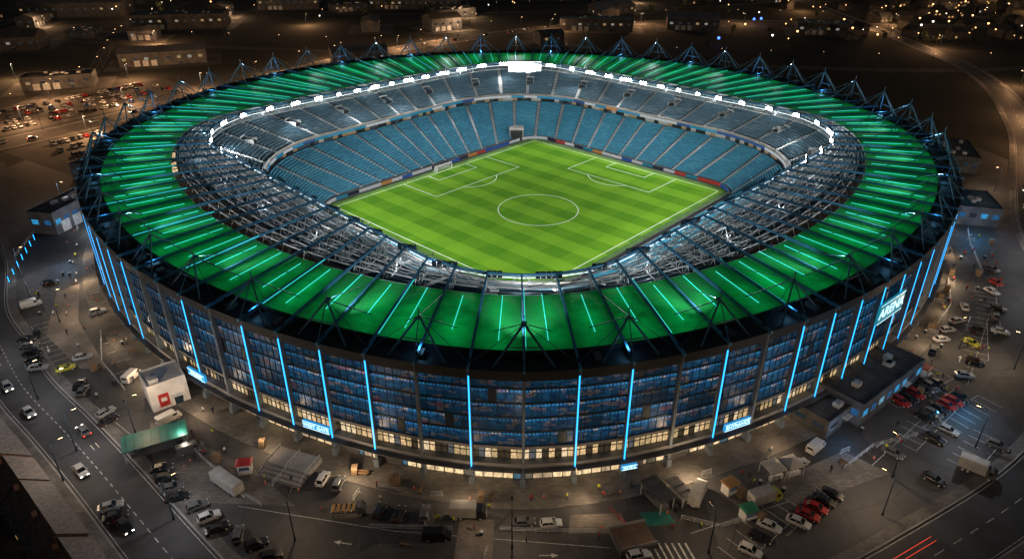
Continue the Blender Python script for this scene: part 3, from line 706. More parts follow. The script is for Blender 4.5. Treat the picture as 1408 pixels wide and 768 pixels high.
def car_mesh(kind,pn,on=False):
    mb=MB(); W=.9
    if kind in ('sedan','hatch','suv'):
        sc=1.0 if kind!='suv' else 1.12
        F=2.2; Bk=-2.25 if kind=='sedan' else -1.95
        zb=.95*sc
        prof=[(Bk,.78,.45,.72*sc),(Bk+.12,.86,.28,.9*sc),(Bk+.7,.9,.25,zb),(-.3,.92,.22,zb),(.9,.91,.22,zb-.01),(1.5,.89,.24,.84*sc),(F-.18,.84,.28,.72*sc),(F,.7,.4,.58*sc)]
        rings=[]
        for x,w,z0,z1 in prof:
            rings.append([(x,-w*.9,z0),(x,w*.9,z0),(x,w,z0+.15),(x,w,z1-.14),(x,w*.9,z1),(x,-w*.9,z1),(x,-w,z1-.14),(x,-w,z0+.15)])
        loft(mb,rings,0)
        xr=-1.75 if kind=='sedan' else Bk+.18; zt=1.44 if kind!='suv' else 1.72
        b=[(xr,zb-.03,.8),(1.05,zb-.06,.8)]; t=[(xr+(.55 if kind=='sedan' else .28),zt-.04,.62),(.3,zt,.64)]
        V=[(b[0][0],-.8,b[0][1]),(b[0][0],.8,b[0][1]),(b[1][0],.8,b[1][1]),(b[1][0],-.8,b[1][1]),
           (t[0][0],-.62,t[0][1]),(t[0][0],.62,t[0][1]),(t[1][0],.64,t[1][1]),(t[1][0],-.64,t[1][1])]
        mb.add(V,[(0,1,5,4),(1,2,6,5),(2,3,7,6),(3,0,4,7)],1)
        rz_=[(t[0][0]-.04,-.64,zt-.05),(t[0][0]-.04,.64,zt-.05),(t[1][0]+.04,.66,zt-.02),(t[1][0]+.04,-.66,zt-.02)]
        mb.add(rz_+[(p[0]*.93,p[1]*.85,zt+.05) for p in rz_],[(0,3,2,1),(4,5,6,7),(0,1,5,4),(1,2,6,5),(2,3,7,6),(3,0,4,7)],0)
        for s in (-1,1):
            mb.beam(V[2 if s>0 else 3],V[6 if s>0 else 7],.07,.07,0); mb.beam(V[1 if s>0 else 0],V[5 if s>0 else 4],.1,.1,0)
            mb.beam((-.35,s*.8,zb-.04),(-.35,s*.64,zt-.03),.08,.06,0)
            mb.box(.8,s*.98,zb+.03,.14,.2,.13,0,0)
            mb.box(F-.08,s*.58,.62*sc,.12,.34,.13,0,4); mb.box(Bk+.03,s*.66,.7*sc,.1,.3,.16,0,5)
        wheels(mb,(-1.3 if kind=='sedan' else -1.15,1.35),W-.02,.33*sc)
    elif kind=='van':
        prof=[(-2.6,.92,.35,2.05),(-2.5,.97,.3,2.15),(1.2,.97,.3,2.15),(1.5,.95,.3,1.95),(2.1,.93,.3,1.15),(2.55,.88,.32,.95),(2.65,.8,.42,.75)]
        rings=[[(x,-w,z0),(x,w,z0),(x,w,z0+.2),(x,w*.98,z1-.5 if z1>1.6 else z1-.1),(x,w*.88,z1),(x,-w*.88,z1),(x,-w*.98,z1-.5 if z1>1.6 else z1-.1),(x,-w,z0+.2)] for x,w,z0,z1 in prof]
        loft(mb,rings,0)
        mb.quad((1.56,-.8,1.92),(2.1,-.82,1.2),(2.1,.82,1.2),(1.56,.8,1.92),1)
        for s in (-1,1):
            mb.box(1.15,s*.97,1.55,.9,.03,.5,0,1); mb.box(2.6,s*.6,.75,.1,.3,.16,0,4); mb.box(-2.6,s*.8,1.0,.06,.14,.4,0,5)
        mb.box(-2.6,0,1.6,.05,1.3,.5,0,1)
        wheels(mb,(-1.6,1.7),.95,.36)
    elif kind=='truck':
        loft(mb,[[(x,-w,.6),(x,w,.6),(x,w,1.5),(x,w*.92,z),(x,-w*.92,z),(x,-w,1.5)] for x,w,z in ((1.6,1.1,2.5),(2.6,1.1,2.5),(3.2,1.08,1.9),(3.35,1.02,1.5))],0)
        mb.quad((2.66,-.9,2.42),(3.2,-.95,1.75),(3.2,.95,1.75),(2.66,.9,2.42),1)
        for s in (-1,1): mb.box(2.3,s*1.11,1.85,.8,.03,.6,0,1); mb.box(3.36,s*.75,.95,.08,.35,.2,0,4); mb.box(-3.4,s*.85,.85,.06,.3,.15,0,5)
        mb.box(0,0,.75,6.8,.9,.25,0,3); mb.box(-.95,0,2.05,4.9,2.3,2.3,0,6); mb.box(-.95,0,3.22,4.7,2.1,.06,0,6)
        wheels(mb,(-2.3,-1.4,2.3),1.05,.45)
    elif kind=='flatbed':
        loft(mb,[[(x,-w,.6),(x,w,.6),(x,w,1.5),(x,w*.92,z),(x,-w*.92,z),(x,-w,1.5)] for x,w,z in ((1.6,1.05,2.3),(2.5,1.05,2.3),(3.0,1.0,1.7),(3.2,.95,1.4))],0)
        mb.quad((2.55,-.85,2.22),(3.0,-.9,1.65),(3.0,.9,1.65),(2.55,.85,2.22),1)
        mb.box(-.9,0,.95,4.8,2.2,.16,0,3)
        for k in range(5): mb.box(-2.8+k*.95,0,1.3,.6,1.9,.55,0,6)
        for s in (-1,1): mb.box(-.9,s*1.08,1.2,4.8,.06,.35,0,0)
        wheels(mb,(-2.3,2.2),1.0,.42)
    return mb.mesh(kind+'_'+pn,[PAINTS[pn],M_carglass,M_tyre,M_galv,M_headon if on else M_head,M_tailon if on else M_tail,M_tent if kind=='truck' else PAINTS['orange']])
M_tent=pm('tent_fabric',(.4,.39,.37),.7,0,.2,.6)
CACHE={}
NAMES={'sedan':'parked_car','hatch':'parked_car','suv':'parked_suv','van':'parked_van','truck':'box_truck','flatbed':'flatbed_truck'}
def car(x,y,deg,kind='sedan',pn='black',sc=.92,on=False):
    while ringr(x,y)<144.2: x*=1.004; y*=1.004
    z=.125 if ringr(x,y)<145.2 else .025 if on else .01
    if 145.2<=ringr(x,y)<147.5:
        q=147.6/ringr(x,y); x*=q; y*=q
    if (kind,pn,on) not in CACHE: CACHE[(kind,pn,on)]=car_mesh(kind,pn,on)
    return inst('moving_car' if on else NAMES[kind],CACHE[(kind,pn,on)],(x,y,z),R(deg),sc)
CL=[(-36.4,-140.5,80,'suv','white'),(-33.2,-141.3,82,'suv','grey'),(-25,-148.6,78,'hatch','black'),(-21.5,-149.4,80,'hatch','black'),
(-17,-149.2,88,'hatch','grey'),(-9.5,-149.4,0,'truck','black'),(-14.5,-154,2,'van','black'),(-30.2,-148.6,5,'flatbed','grey'),
(-54,-150,35,'suv','white'),(-51.6,-152.4,35,'sedan','black'),(-44,-155.8,30,'suv','black'),(-47.6,-153.7,100,'hatch','grey'),(-41,-158,20,'sedan','black'),
(-67.2,-138.2,20,'sedan','black'),(-65.3,-140.8,20,'suv','black'),(-63.2,-143.1,20,'sedan','grey'),(-61.2,-145.4,20,'sedan','black'),
(-101.6,-102,25,'sedan','silver'),(-108.6,-82,40,'suv','silver'),(-103,-106.4,35,'sedan','yellow'),(-96.6,-112.5,100,'sedan','black'),(-94.6,-114.8,100,'sedan','grey'),
(-86,-122,60,'hatch','silver'),(-84,-124.5,60,'sedan','black'),
(98.9,-109,-10,'sedan','silver'),(100,-93,10,'sedan','white'),(104,-89,10,'hatch','silver'),(97,-99,50,'hatch','grey'),(116,-79,70,'sedan','white'),(107.9,-96,-60,'sedan','yellow'),
(128,-71,-70,'sedan','white'),(132,-66,-70,'hatch','red'),(110,-86,20,'sedan','silver'),(113,-90,20,'sedan','black'),(121,-84,60,'suv','grey'),
(41.5,-151.8,-35,'sedan','white'),(39,-154.2,-35,'hatch','black'),(36.6,-157,-35,'suv','white'),
(46.7,-151,-35,'sedan','white'),(48.9,-149.4,-35,'sedan','red'),(50.9,-147.8,-35,'sedan','red'),(52.9,-146.2,-35,'sedan','black'),(54.9,-144.6,-35,'hatch','black'),
(18.2,-158,15,'suv','white'),(42.5,-146,20,'truck','yellow'),(31,-145,60,'truck','white'),(56.7,-132.5,40,'van','white'),(52,-137,30,'hatch','silver'),
(-118,-92,-52,'sedan','black'),(-86,-109,80,'van','white'),(-72,-124,50,'van','white'),(84,-139,-40,'truck','grey'),(-64,-133,30,'van','grey'),(92,-132,-40,'suv','grey'),(75,-141,-50,'sedan','black'),
(0,-151,5,'sedan','grey'),(4.5,-151.3,5,'hatch','white'),(-57,-147.5,35,'hatch','grey'),(-72,-147.5,25,'sedan','silver'),(-70,-149.8,25,'sedan','black'),(-128,-78,40,'van','white'),(-130,-66,40,'sedan','black'),
(81,-130,-50,'sedan','black'),(85,-127.5,-50,'hatch','silver'),(71,-134,-50,'sedan','grey'),(104,-104,-30,'suv','black'),(118,-91,-30,'sedan','silver'),(124,-80,-30,'hatch','black'),(136,-58,-60,'sedan','grey')]
for c in CL: car(*c)
cols=['red','black','red','black','grey','black','red']
for k in range(6): car(80+k*2.2,-118.5+k*1.3,-58,'sedan' if k%2 else 'suv',cols[k%7])
for k in range(6): car(82.5+k*2.2,-123.5+k*1.3,-58,'hatch' if k%2 else 'sedan',cols[(k+3)%7])
for k in range(5): car(-119+k*2.4,-94.5-k*2.9,10,'sedan',['black','grey','black','black','silver'][k])
rr=random.Random(5)
def onroad(ri,f,side,kind,pn):
    pl=RP[ri]; i=int(f*(len(pl)-2)); a_=Vector(pl[i]); b_=Vector(pl[i+1]); t=(b_-a_).normalized()
    if side<0: p_=a_+Vector((-t.y,t.x))*-2.4; dg=math.degrees(math.atan2(t.y,t.x))
    else: p_=a_+Vector((-t.y,t.x))*2.4; dg=math.degrees(math.atan2(-t.y,-t.x))
    car(p_.x,p_.y,dg,kind,pn,.95,True)
for k in range(9): onroad(0,.36+k*.06+rr.random()*.02,rr.choice([-1,1]),rr.choice(['sedan','hatch','suv']),rr.choice(['black','grey','silver']))
for k in range(8): onroad(1,.36+k*.055+rr.random()*.02,rr.choice([-1,1]),rr.choice(['sedan','hatch','suv']),rr.choice(['black','grey','white']))
for k in range(26): onroad(2,.12+k*.025+rr.random()*.01,rr.choice([-1,1]),rr.choice(['sedan','hatch','suv']),rr.choice(['black','grey','silver']))
ca,sa=math.cos(R(57)),math.sin(R(57))
for row in range(-4,5):
    if row in (0,): continue
    for k in range(-16,17):
        if rr.random()<.66:
            lx=k*2.9+rr.random()*.3; ly=row*11.5+(9 if row>0 else -9)
            x=-196+lx*ca-ly*sa; y=108+lx*sa+ly*ca
            if ringr(x,y)<168: continue
            car(x,y,57+90+(180 if rr.random()<.5 else 0),rr.choice(['sedan','hatch','suv']),rr.choice(['grey','black','silver','silver','white','red','blue']),1)
lot=MB()
for s in (-1,1):
    P=[(-60,s*12),(60,s*12),(60,s*66),(-60,s*66)]
    lot.add([(-196+a*ca-b*sa,108+a*sa+b*ca,.008) for a,b in P],[(0,1,2,3) if s>0 else (3,2,1,0)],0)
lot.build('car_park_surface',[M_far])

pk=MB()
def prow(x,y,deg,n,w=2.5,l=5):
    c,s=math.cos(R(deg)),math.sin(R(deg))
    for k in range(n+1):
        a_=(x+c*w*k,y+s*w*k); b_=(a_[0]-s*l,a_[1]+c*l); strip(pk,[a_,b_],-.055,.055,.012,0)
    strip(pk,[(x,y),(x+c*w*n,y+s*w*n)],-.055,.055,.0165,0)
prow(35,-159.5,40,10,2.6,5); prow(44,-153.5,40,6,2.4,5); prow(79,-120,31,8,2.5,5); prow(81,-126,31,8,2.5,-5)
prow(76,-133,40,9,2.6,5); prow(84,-139,40,5,2.6,5); prow(-70,-146,-50,8,2.5,5); prow(-122,-88,-52,9,2.6,5); prow(-58,-153,-50,6,2.6,5)
prow(108,-103,60,8,2.6,5); prow(120,-88,62,8,2.6,5)
for k in range(4): strip(pk,[(-100+k*3,-96-k*4),(-92+k*3,-90-k*4)],-.08,.08,.012,0)
for k in range(7): strip(pk,[(20+k*1.1,-155),(21+k*1.1,-159)],-.16,.16,.012,0)
for (x0,y0,x1,y1) in ((-50,-147,-22,-152.5),(-22,-152.5,14,-156),(28,-153,60,-141),(62,-140,96,-112),(-90,-119,-60,-142),(98,-112,124,-78)):
    strip(pk,[(x0,y0),(x1,y1)],-.05,.05,.0125,0)
for (x,y,dg) in ((-30,-155,170),(4,-157.5,0),(70,-131,40),(102,-102,55),(-78,-131,-40),(-112,-98,-52)):
    c_,s_=math.cos(R(dg)),math.sin(R(dg)); T=lambda a,b:(x+a*c_-b*s_,y+a*s_+b*c_,.0135)
    pk.quad(T(-1.6,-.1),T(.4,-.1),T(.4,.1),T(-1.6,.1),0); pk.add([T(.4,-.45),T(1.6,0),T(.4,.45)],[(0,1,2)],0)
pk.build('parking_markings',[M_paint])
pp=MB()
def sheet(poly,z,m=0): pp.add([(x,y,z) for x,y in poly],[tuple(range(len(poly)))],m)
sheet([(-11.0,-150),(-5,-150),(-5.5,-172),(-12,-172)],.016,0)
sheet([(8,-149),(17,-148.6),(17.5,-153),(7.5,-153)],.016,0)
sheet([(-50,-138),(-40,-147),(-60,-146),(-70,-136),(-76,-124)],.016,1)
sheet([(-112,-85),(-122,-66),(-126,-70),(-116,-92),(-100,-106),(-94,-106)],.016,0)
sheet([(20,-148.5),(25,-148),(26,-151),(21,-151.5)],.02,2)
sheet([(44,-142),(62,-133),(68,-139),(48,-147)],.016,1)
pp.build('paved_path',[M_pave2,M_pave,M_teal])

# ------------------------------------------------------------------ buildings
M_winrow=cells_mat('annex_windows',[(0,(.03,.04,.05)),(.5,(.6,.40,.18)),(.66,(.02,.04,.05)),(.88,(.5,.5,.45))],.6,rough=.2,clutter=.5,cscale=3,seedv=9)
M_brownroof=pm('bitumen_roof',(.07,.063,.057),.85,0,.5,.15,detail=9)
M_metalroof=pm('metal_sheet_roof',(.15,.15,.155),.5,.2,.4,.08,detail=9)
def building(name,x,y,deg,sx,sy,h,wallm,roofm,win=True,ribs=False,door=True,em=None,z=0,gable=False,wsp=3.2):
    e=empty(name,(x,y,z)); e.rotation_euler=(0,0,R(deg))
    w=MB(); w.box(0,0,h/2,sx,sy,h,0,0)
    r=MB()
    if gable:
        g_=sy*.16; w.add([(-sx/2,-sy/2,h),(-sx/2,sy/2,h),(-sx/2,0,h+g_),(sx/2,-sy/2,h),(sx/2,sy/2,h),(sx/2,0,h+g_)],[(0,2,1),(3,4,5)],0)
        for s in (-1,1):
            P=[(-sx/2-.4,s*(sy/2+.5),h-.1),(sx/2+.4,s*(sy/2+.5),h-.1),(sx/2+.4,0,h+g_+.06),(-sx/2-.4,0,h+g_+.06)]
            r.add(P+[(p[0],p[1],p[2]+.2) for p in P],[(0,1,2,3),(4,7,6,5),(0,4,5,1),(1,5,6,2),(2,6,7,3),(3,7,4,0)],0)
            for k in range(int(sx/6)):
                cx=-sx/2+3+k*6; a_=s*sy*.42; b_=s*sy*.12; za=h+g_*(1-abs(a_)/(sy/2))+.24; zb=h+g_*(1-abs(b_)/(sy/2))+.24
                r.quad((cx-.6,a_,za),(cx+.6,a_,za),(cx+.6,b_,zb),(cx-.6,b_,zb),2)
    else:
        for s in (-1,1): w.box(0,s*(sy/2-.1),h+.25,sx,.25,.5,0,0); w.box(s*(sx/2-.1),0,h+.25,.25,sy-.5,.5,0,0)
        r.box(0,0,h+.06,sx-.5,sy-.5,.1,0,0)
        if ribs:
            n=int(sx/1.2)
            for k in range(n): r.box(-sx/2+.8+k*(sx-1.4)/max(1,n-1),0,h+.17,.18,sy-.8,.14,0,0)
        for k in range(max(1,min(8,int(sx*sy/60)))):
            r.box(random.uniform(-.35,.35)*sx,random.uniform(-.3,.3)*sy,h+.6,1.8,1.4,1.0,0,1)
    w.build('walls',[wallm],e)
    r.build('roof',[roofm,M_galv,M_tent],e)
    if win:
        m=MB(); zc=h*.58; hh=min(1.6,h*.3)
        for s in (-1,1):
            n=max(2,int(sx/wsp))
            for k in range(n):
                cx=-sx/2+sx*(k+.5)/n; wd=min(2.4,sx/n*.6)
                yy=s*(sy/2+.03); m.quad((cx-wd/2,yy,zc-hh/2),(cx+wd/2,yy,zc-hh/2),(cx+wd/2,yy,zc+hh/2),(cx-wd/2,yy,zc+hh/2),0,[(k+.1+int(x)%50,s+3),(k+.9+int(x)%50,s+3),(k+.9+int(x)%50,s+3.9),(k+.1+int(x)%50,s+3.9)])
                m.box(cx,s*(sy/2+.05),zc-hh/2-.08,wd+.2,.16,.12,0,1)
            n=max(2,int(sy/wsp))
            for k in range(n):
                cy=-sy/2+sy*(k+.5)/n; wd=min(2.4,sy/n*.6); xx=s*(sx/2+.03)
                m.quad((xx,cy-wd/2,zc-hh/2),(xx,cy+wd/2,zc-hh/2),(xx,cy+wd/2,zc+hh/2),(xx,cy-wd/2,zc+hh/2),0,[(k+9.1,s+3),(k+9.9,s+3),(k+9.9,s+3.9),(k+9.1,s+3.9)])
        m.build('windows',[M_winrow if em is None else em,M_conc],e)
    if door:
        d=MB(); d.box(sx*.2,-sy/2-.05,1.15,1.6,.12,2.3,0,0); d.box(sx*.2,-sy/2-.5,2.55,2.4,1.1,.12,0,1)
        if h>5.5 and sx>20:
            for k in range(3): d.box(-sx*.3+k*5,-sy/2-.06,1.8,3.4,.12,3.6,0,1)
        d.build('door',[M_darksteel,M_galv],e)
    return e
e=building('ticket_kiosk',-75.5,-116.5,-52+90,7.5,7,6,M_white,M_white,win=False)
d=MB(); d.box(-1.2,-3.56,2.2,2.0,.12,3.0,0,0); d.box(1.9,-3.55,1.6,1.0,.1,1.0,0,1); d.box(-1.2,-3.65,2.4,1.1,.06,.9,0,2); d.box(3.8,0,1.8,.12,1.6,2.2,0,0); d.build('red_sign_panel',[M_red,M_carglass,M_white],e)
M_bluewin=cells_mat('blue_lit_windows',[(0,(.02,.12,.3)),(.3,(.05,.4,.8)),(.7,(.2,.5,.7)),(.9,(.02,.02,.04))],.8,rough=.2,clutter=.5,cscale=3,seedv=2)
building('hospitality_annex',75,-114,38,26,10,5,M_conc_d,M_conc_d,True,True,True,M_bluewin)
building('entrance_annex',61,-123.5,38,9,8,3.6,M_conc_d,M_conc_d,True,False)
building('media_annex',-149,-22,80,22,9,7,M_conc_d,M_conc_d,True,True,True,M_bluewin)
building('blue_glass_pavilion',152,-18,75,17,13,6,M_conc_d,pm('blue_roof',(.03,.14,.2),.5),True,True,True,M_bluewin)
building('service_building',176,38,70,26,16,6,M_conc_d,M_conc_d)
building('service_building',-160,30,75,30,12,6,M_conc_d,M_conc_d)
building('terrace_workshop',-133.5,-108,-48,24,8,4.2,M_conc_d,M_metalroof,True,True,True)
BL=[(-262,172,20,36,15,7),(-232,240,20,52,18,8),(-285,395,10,75,30,11),(-225,520,5,60,40,12),(68,378,-4,60,18,9),(-412,465,8,90,34,12),(-100,520,0,90,30,10),(150,385,-10,42,25,9),(-215,10,40,26,14,6),(-370,290,15,50,25,9),(250,360,-15,40,22,8),(-480,400,10,60,30,9),(0,600,0,120,40,10)]
rb_=random.Random(33)
allroad=[q for pl in RP for q in pl]
def clear(x,y,d): return all(math.hypot(x-q[0],y-q[1])>d for q in allroad) and ringr(x,y)>190
cand=[(b[0],b[1]) for b in BL]
tries=0
while len(BL)<62 and tries<6000:
    tries+=1
    x=rb_.uniform(-640,160); y=rb_.uniform(150,800)
    if not clear(x,y,20): continue
    if any(math.hypot(x-q[0],y-q[1])<42 for q in cand): continue
    if math.hypot(x+196,y-108)<82: continue
    if x>-100 and y<310: continue
    cand.append((x,y)); BL.append((x,y,rb_.choice([8,20,98,30]),rb_.uniform(18,40),rb_.uniform(12,22),rb_.uniform(5,10)))
for k,q in enumerate(BL):
    building('warehouse',*q,M_conc_d,[M_brownroof,M_metalroof,M_conc_d][k%3],True,False,True,gable=(k%2==1),wsp=6.5)
M_yard=pm('concrete_yard',(.11,.10,.09),.85,0,.4,.08,detail=9)
yd=MB()
for q in BL:
    c_,s_=math.cos(R(q[2])),math.sin(R(q[2])); hx,hy=q[3]/2+9,q[4]/2+11
    yd.add([(q[0]+a*c_-b*s_,q[1]+a*s_+b*c_,.006+.004*(int(q[0]*7)%4)) for a,b in ((-hx,-hy),(hx,-hy),(hx,hy),(-hx,hy))],[(0,1,2,3)],0)
yd.build('warehouse_yards',[M_yard])
def canopy(name,x,y,deg,sx,sy,h,m):
    b=MB(); b.box(0,0,h,sx,sy,.22,0,0)
    for k in range(int(sx/1.5)): b.box(-sx/2+.7+k*1.5,0,h+.16,.1,sy,.1,0,0)
    for a in (-1,1):
        for c in (-1,1): b.cyl((a*(sx/2-.3),c*(sy/2-.3),0),(a*(sx/2-.3),c*(sy/2-.3),h-.1),.09,8,1)
    b.box(0,0,.5,sx*.8,sy*.5,1.0,0,2)
    b.build(name,[m,M_galv,M_conc_d],None,(x,y,.01),R(deg))
canopy('teal_canopy',-70.8,-132,28,11.5,5.2,2.8,M_teal)
canopy('entrance_canopy',23.5,-146,-62,6,3.4,3.1,pm('grey_canopy',(.07,.075,.08),.5))
canopy('entrance_canopy',27.5,-145,-62,5,2.4,2.6,pm('grey_canopy2',(.14,.14,.14),.5))
def marquee(x,y,deg,sx=4,sy=4,m=M_white,h=2.4):
    b=MB(); V=[(-sx/2,-sy/2,h),(sx/2,-sy/2,h),(sx/2,sy/2,h),(-sx/2,sy/2,h),(0,0,h+1.0)]
    b.add(V,[(0,1,4),(1,2,4),(2,3,4),(3,0,4)],0); b.add([(p[0],p[1],p[2]-.3) for p in V[:4]]+V[:4],[(0,1,5,4),(1,2,6,5),(2,3,7,6),(3,0,4,7)],0)
    for p in V[:4]: b.cyl((p[0]*.97,p[1]*.97,0),(p[0]*.97,p[1]*.97,h),.06,6,1)
    b.box(0,-sy*.3,.5,sx*.8,.6,1,0,1)
    b.build('marquee_tent',[m,M_galv],None,(x,y,.01),R(deg))
for q in ((46,-139.5,20,3.4,3.4,M_tent),(49.6,-138.5,20,3.4,3.4,M_tent)): marquee(*q)
t=MB(); t.box(0,0,1.55,7,2.2,2.0,0,0); t.box(0,0,2.6,6.8,2.0,.08,0,0); t.box(0,0,.45,6.6,1.6,.2,0,1); t.beam((3.5,0,.5),(4.8,0,.45),.15,.12,1)
for x in (-2,-1.1,2.5):
    for s in (-1,1): t.cyl((x,s*.85,.4),(x,s*1.1,.4),.4,12,2)
for k in range(6): t.box(-3+k*1.2,-1.12,1.55,.06,.05,1.9,0,1)
t.build('cargo_trailer',[M_tent,M_galv,M_tyre],None,(-53.4,-142.5,.01),R(-35))
st=MB()
for k in range(8): st.box(0,-k*.42,.58-k*.07,9,.42,1.16-k*.14,0,k%2)
st.box(0,2.2,.58,9,4,1.16,0,0)
for x in (-4.4,0,4.4):
    st.beam((x,4,2.1),(x,.2,2.1),.07,.07,2); st.beam((x,.2,2.1),(x,-2.9,1.1),.07,.07,2)
    for k in range(5): st.beam((x,3.8-k*1.5,.9 if k<3 else .2),(x,3.8-k*1.5,2.1 if k<3 else 1.5),.05,.05,2)
st.build('entrance_steps',[M_conc,pm('step_nosing',(.16,.15,.14),.8),M_galv],None,(-43.5,-138.5,.01),R(-20))
rp_=MB(); rp_.box(0,0,.5,6.5,5,1,0,0); rp_.box(0,0,1.04,6,4.5,.1,0,1)
for s in (-1,1): rp_.box(0,s*2.4,1.35,6.5,.15,.6,0,2)
rp_.build('raised_deck',[M_conc_d,pm('timber_deck',(.14,.09,.06),.8),M_conc],None,(18,-154.5,.01),R(15))
def railing(pts,name='railing',h=1.1,m=None):
    b=MB()
    for i in range(len(pts)-1):
        A=Vector(pts[i]); B=Vector(pts[i+1]); n=max(1,int((B-A).length/1.8))
        for k in range(n+1):
            p=A.lerp(B,k/n); b.beam((p.x,p.y,0),(p.x,p.y,h),.07,.07,0)
        for z in (h,h*.66,h*.33): b.beam((A.x,A.y,z),(B.x,B.y,z),.05,.05,0)
    b.build(name,[m or M_galv])
railing([(-70,-127),(-60,-136),(-50,-144.5),(-46,-147)]); railing([(-26,-152),(-12,-152.5)]); railing([(-4,-152.6),(6,-153),(12,-153)])
railing([(15,-148),(17.5,-152)],'barrier_fence',1.2,M_red); railing([(27,-150),(33,-152),(40,-150)]); railing([(60,-138),(68,-132),(78,-129)])
railing([(-103,-91),(-96,-104),(-86,-114)]); railing([(104,-88),(113,-78),(120,-64)]); railing([(132,-60),(140,-40),(145,-30)])
railing([(-158,-20),(-150,-50),(-132,-72)])
def kiosk(x,y,deg,m):
    b=MB(); b.box(0,0,1.1,2.4,1.8,2.2,0,1); b.box(0,0,2.35,3.0,2.4,.2,0,0,.8); b.box(0,-.95,1.4,1.8,.08,.8,0,2); b.box(0,-1.15,.98,2.0,.4,.06,0,1)
    b.build('refreshment_kiosk',[m,M_white,M_winrow],None,(x,y,.01),R(deg))
kiosk(-51.5,-138.5,10,M_red); kiosk(37,-143.5,30,PAINTS['orange']); kiosk(38.5,-149.5,20,pm('green_kiosk',(.03,.2,.1),.5)); kiosk(90,-108.5,40,M_red)
cn=MB(); cn.cyl((0,0,.04),(0,0,.7),.17,8,0,.03); cn.box(0,0,.02,.42,.42,.04,0,0); cn.cyl((0,0,.3),(0,0,.45),.125,8,1,.09)
CN=cn.mesh('traffic_cone',[pm('cone_orange',(.6,.12,.02),.5),M_white])
bn=MB(); bn.cyl((0,0,0),(0,0,.95),.28,10,0,.32); bn.cyl((0,0,.95),(0,0,1.1),.34,10,1,.12); BN=bn.mesh('litter_bin',[M_darksteel,M_galv])
bc=MB(); bc.box(0,0,.45,1.9,.5,.08,0,0); bc.box(0,.24,.8,1.9,.06,.35,0,0)
for s in (-1,1): bc.box(s*.75,0,.22,.1,.45,.44,0,1)
BC=bc.mesh('park_bench',[pm('bench_wood',(.2,.12,.06),.7),M_darksteel])
cb=MB()
for s in (-1,1): cb.beam((s*1.1,0,.05),(s*1.1,0,1.1),.05,.05,0); cb.beam((s*1.0,-.3,.03),(s*1.0,.3,.03),.05,.04,0)
for z in (.25,1.1): cb.beam((-1.1,0,z),(1.1,0,z),.05,.05,0)
for k in range(9): cb.beam((-1+k*.25,0,.25),(-1+k*.25,0,1.1),.025,.025,0)
CB=cb.mesh('crowd_barrier',[M_galv])
sk=MB()
for k in range(3): sk.box(0,k*.02,.35+k*.62,1.3,1.1,.56,.1*k,0)
sk.box(0,0,.05,1.4,1.2,.1,0,1); SK=sk.mesh('crate_stack',[pm('crate_wood',(.22,.15,.09),.8),M_conc_d])
rc=random.Random(77)
for k in range(120):
    t=math.pi*rc.uniform(1.06,1.94); r=rc.choice([rc.uniform(142.8,145.2),rc.uniform(147,158)]); x,y=ring(t,r); z=.12 if r<146 else .005
    nm,me_=rc.choice([('traffic_cone',CN),('traffic_cone',CN),('litter_bin',BN),('park_bench',BC),('crowd_barrier',CB),('crate_stack',SK)])
    inst(nm,me_,(x,y,z),t+rc.choice([0,math.pi/2])+rc.uniform(-.2,.2))
M_brick=pm('brick',(.20,.10,.07),.9,0,.3,1); M_slate=pm('slate',(.085,.07,.065),.7,0,.5,1.5,.3); M_hwin=pe('lit_house_window',(1,.55,.22),.7,False)
def house(x,y,deg,sx,sy,h,k0=0):
    e=empty('brick_house',(x,y,0)); e.rotation_euler=(0,0,R(deg))
    w=MB(); w.box(0,0,h/2,sx,sy,h,0,0)
    w.add([(-sx/2,-sy/2,h),(-sx/2,sy/2,h),(-sx/2,0,h+sy*.4),(sx/2,-sy/2,h),(sx/2,sy/2,h),(sx/2,0,h+sy*.4)],[(0,2,1),(3,4,5)],0); w.box(sx*.3,sy*.12,h+sy*.45,.9,.7,1.8,0,0)
    w.build('walls',[M_brick],e)
    r=MB(); o=.3
    for s in (-1,1):
        a_=[(-sx/2-.1,s*(sy/2+o),h-o*.8),(sx/2+.1,s*(sy/2+o),h-o*.8),(sx/2+.1,0,h+sy*.4+.05),(-sx/2-.1,0,h+sy*.4+.05)]
        r.add(a_+[(p[0],p[1],p[2]+.16) for p in a_],[(0,1,2,3),(4,7,6,5),(0,4,5,1),(1,5,6,2),(2,6,7,3),(3,7,4,0)],0)
    r.build('roof',[M_slate],e)
    m=MB()
    for s in (-1,1):
        for k in range(3):
            for z in (1.5,4.2):
                if z<h-.6: cx=-sx/2+sx*(k+.5)/3; m.box(cx,s*(sy/2+.03),z,1.1,.08,1.2,0,0 if (k+k0+int(z))%4 else 1); m.box(cx,s*(sy/2+.06),z-.68,1.3,.16,.1,0,2)
    m.box(sx*.1,-sy/2-.05,1.05,.95,.1,2.1,0,3)
    m.build('windows',[M_carglass,M_hwin,M_conc,M_red],e)
pl=RP[0]; last=None; k0=0
fine=[]
for i in range(len(pl)-1):
    for k in range(6): fine.append(tuple(Vector(pl[i]).lerp(Vector(pl[i+1]),k/6)))
for i in range(len(fine)-6):
    p_=Vector(fine[i])
    if not (-113<p_.x<-34): continue
    t_=(Vector(fine[i+6])-p_).normalized(); q=p_+Vector((-t_.y,t_.x))*-11.7
    if last is None or (q-last).length>8.6:
        house(q.x,q.y,math.degrees(math.atan2(t_.y,t_.x))+180,8.2,7.4,[5.0,5.4,5.2][k0%3],k0); last=q; k0+=1
        q2=p_+Vector((-t_.y,t_.x))*-27; house(q2.x,q2.y,math.degrees(math.atan2(t_.y,t_.x)),8.2,7.4,5.2,k0+1)

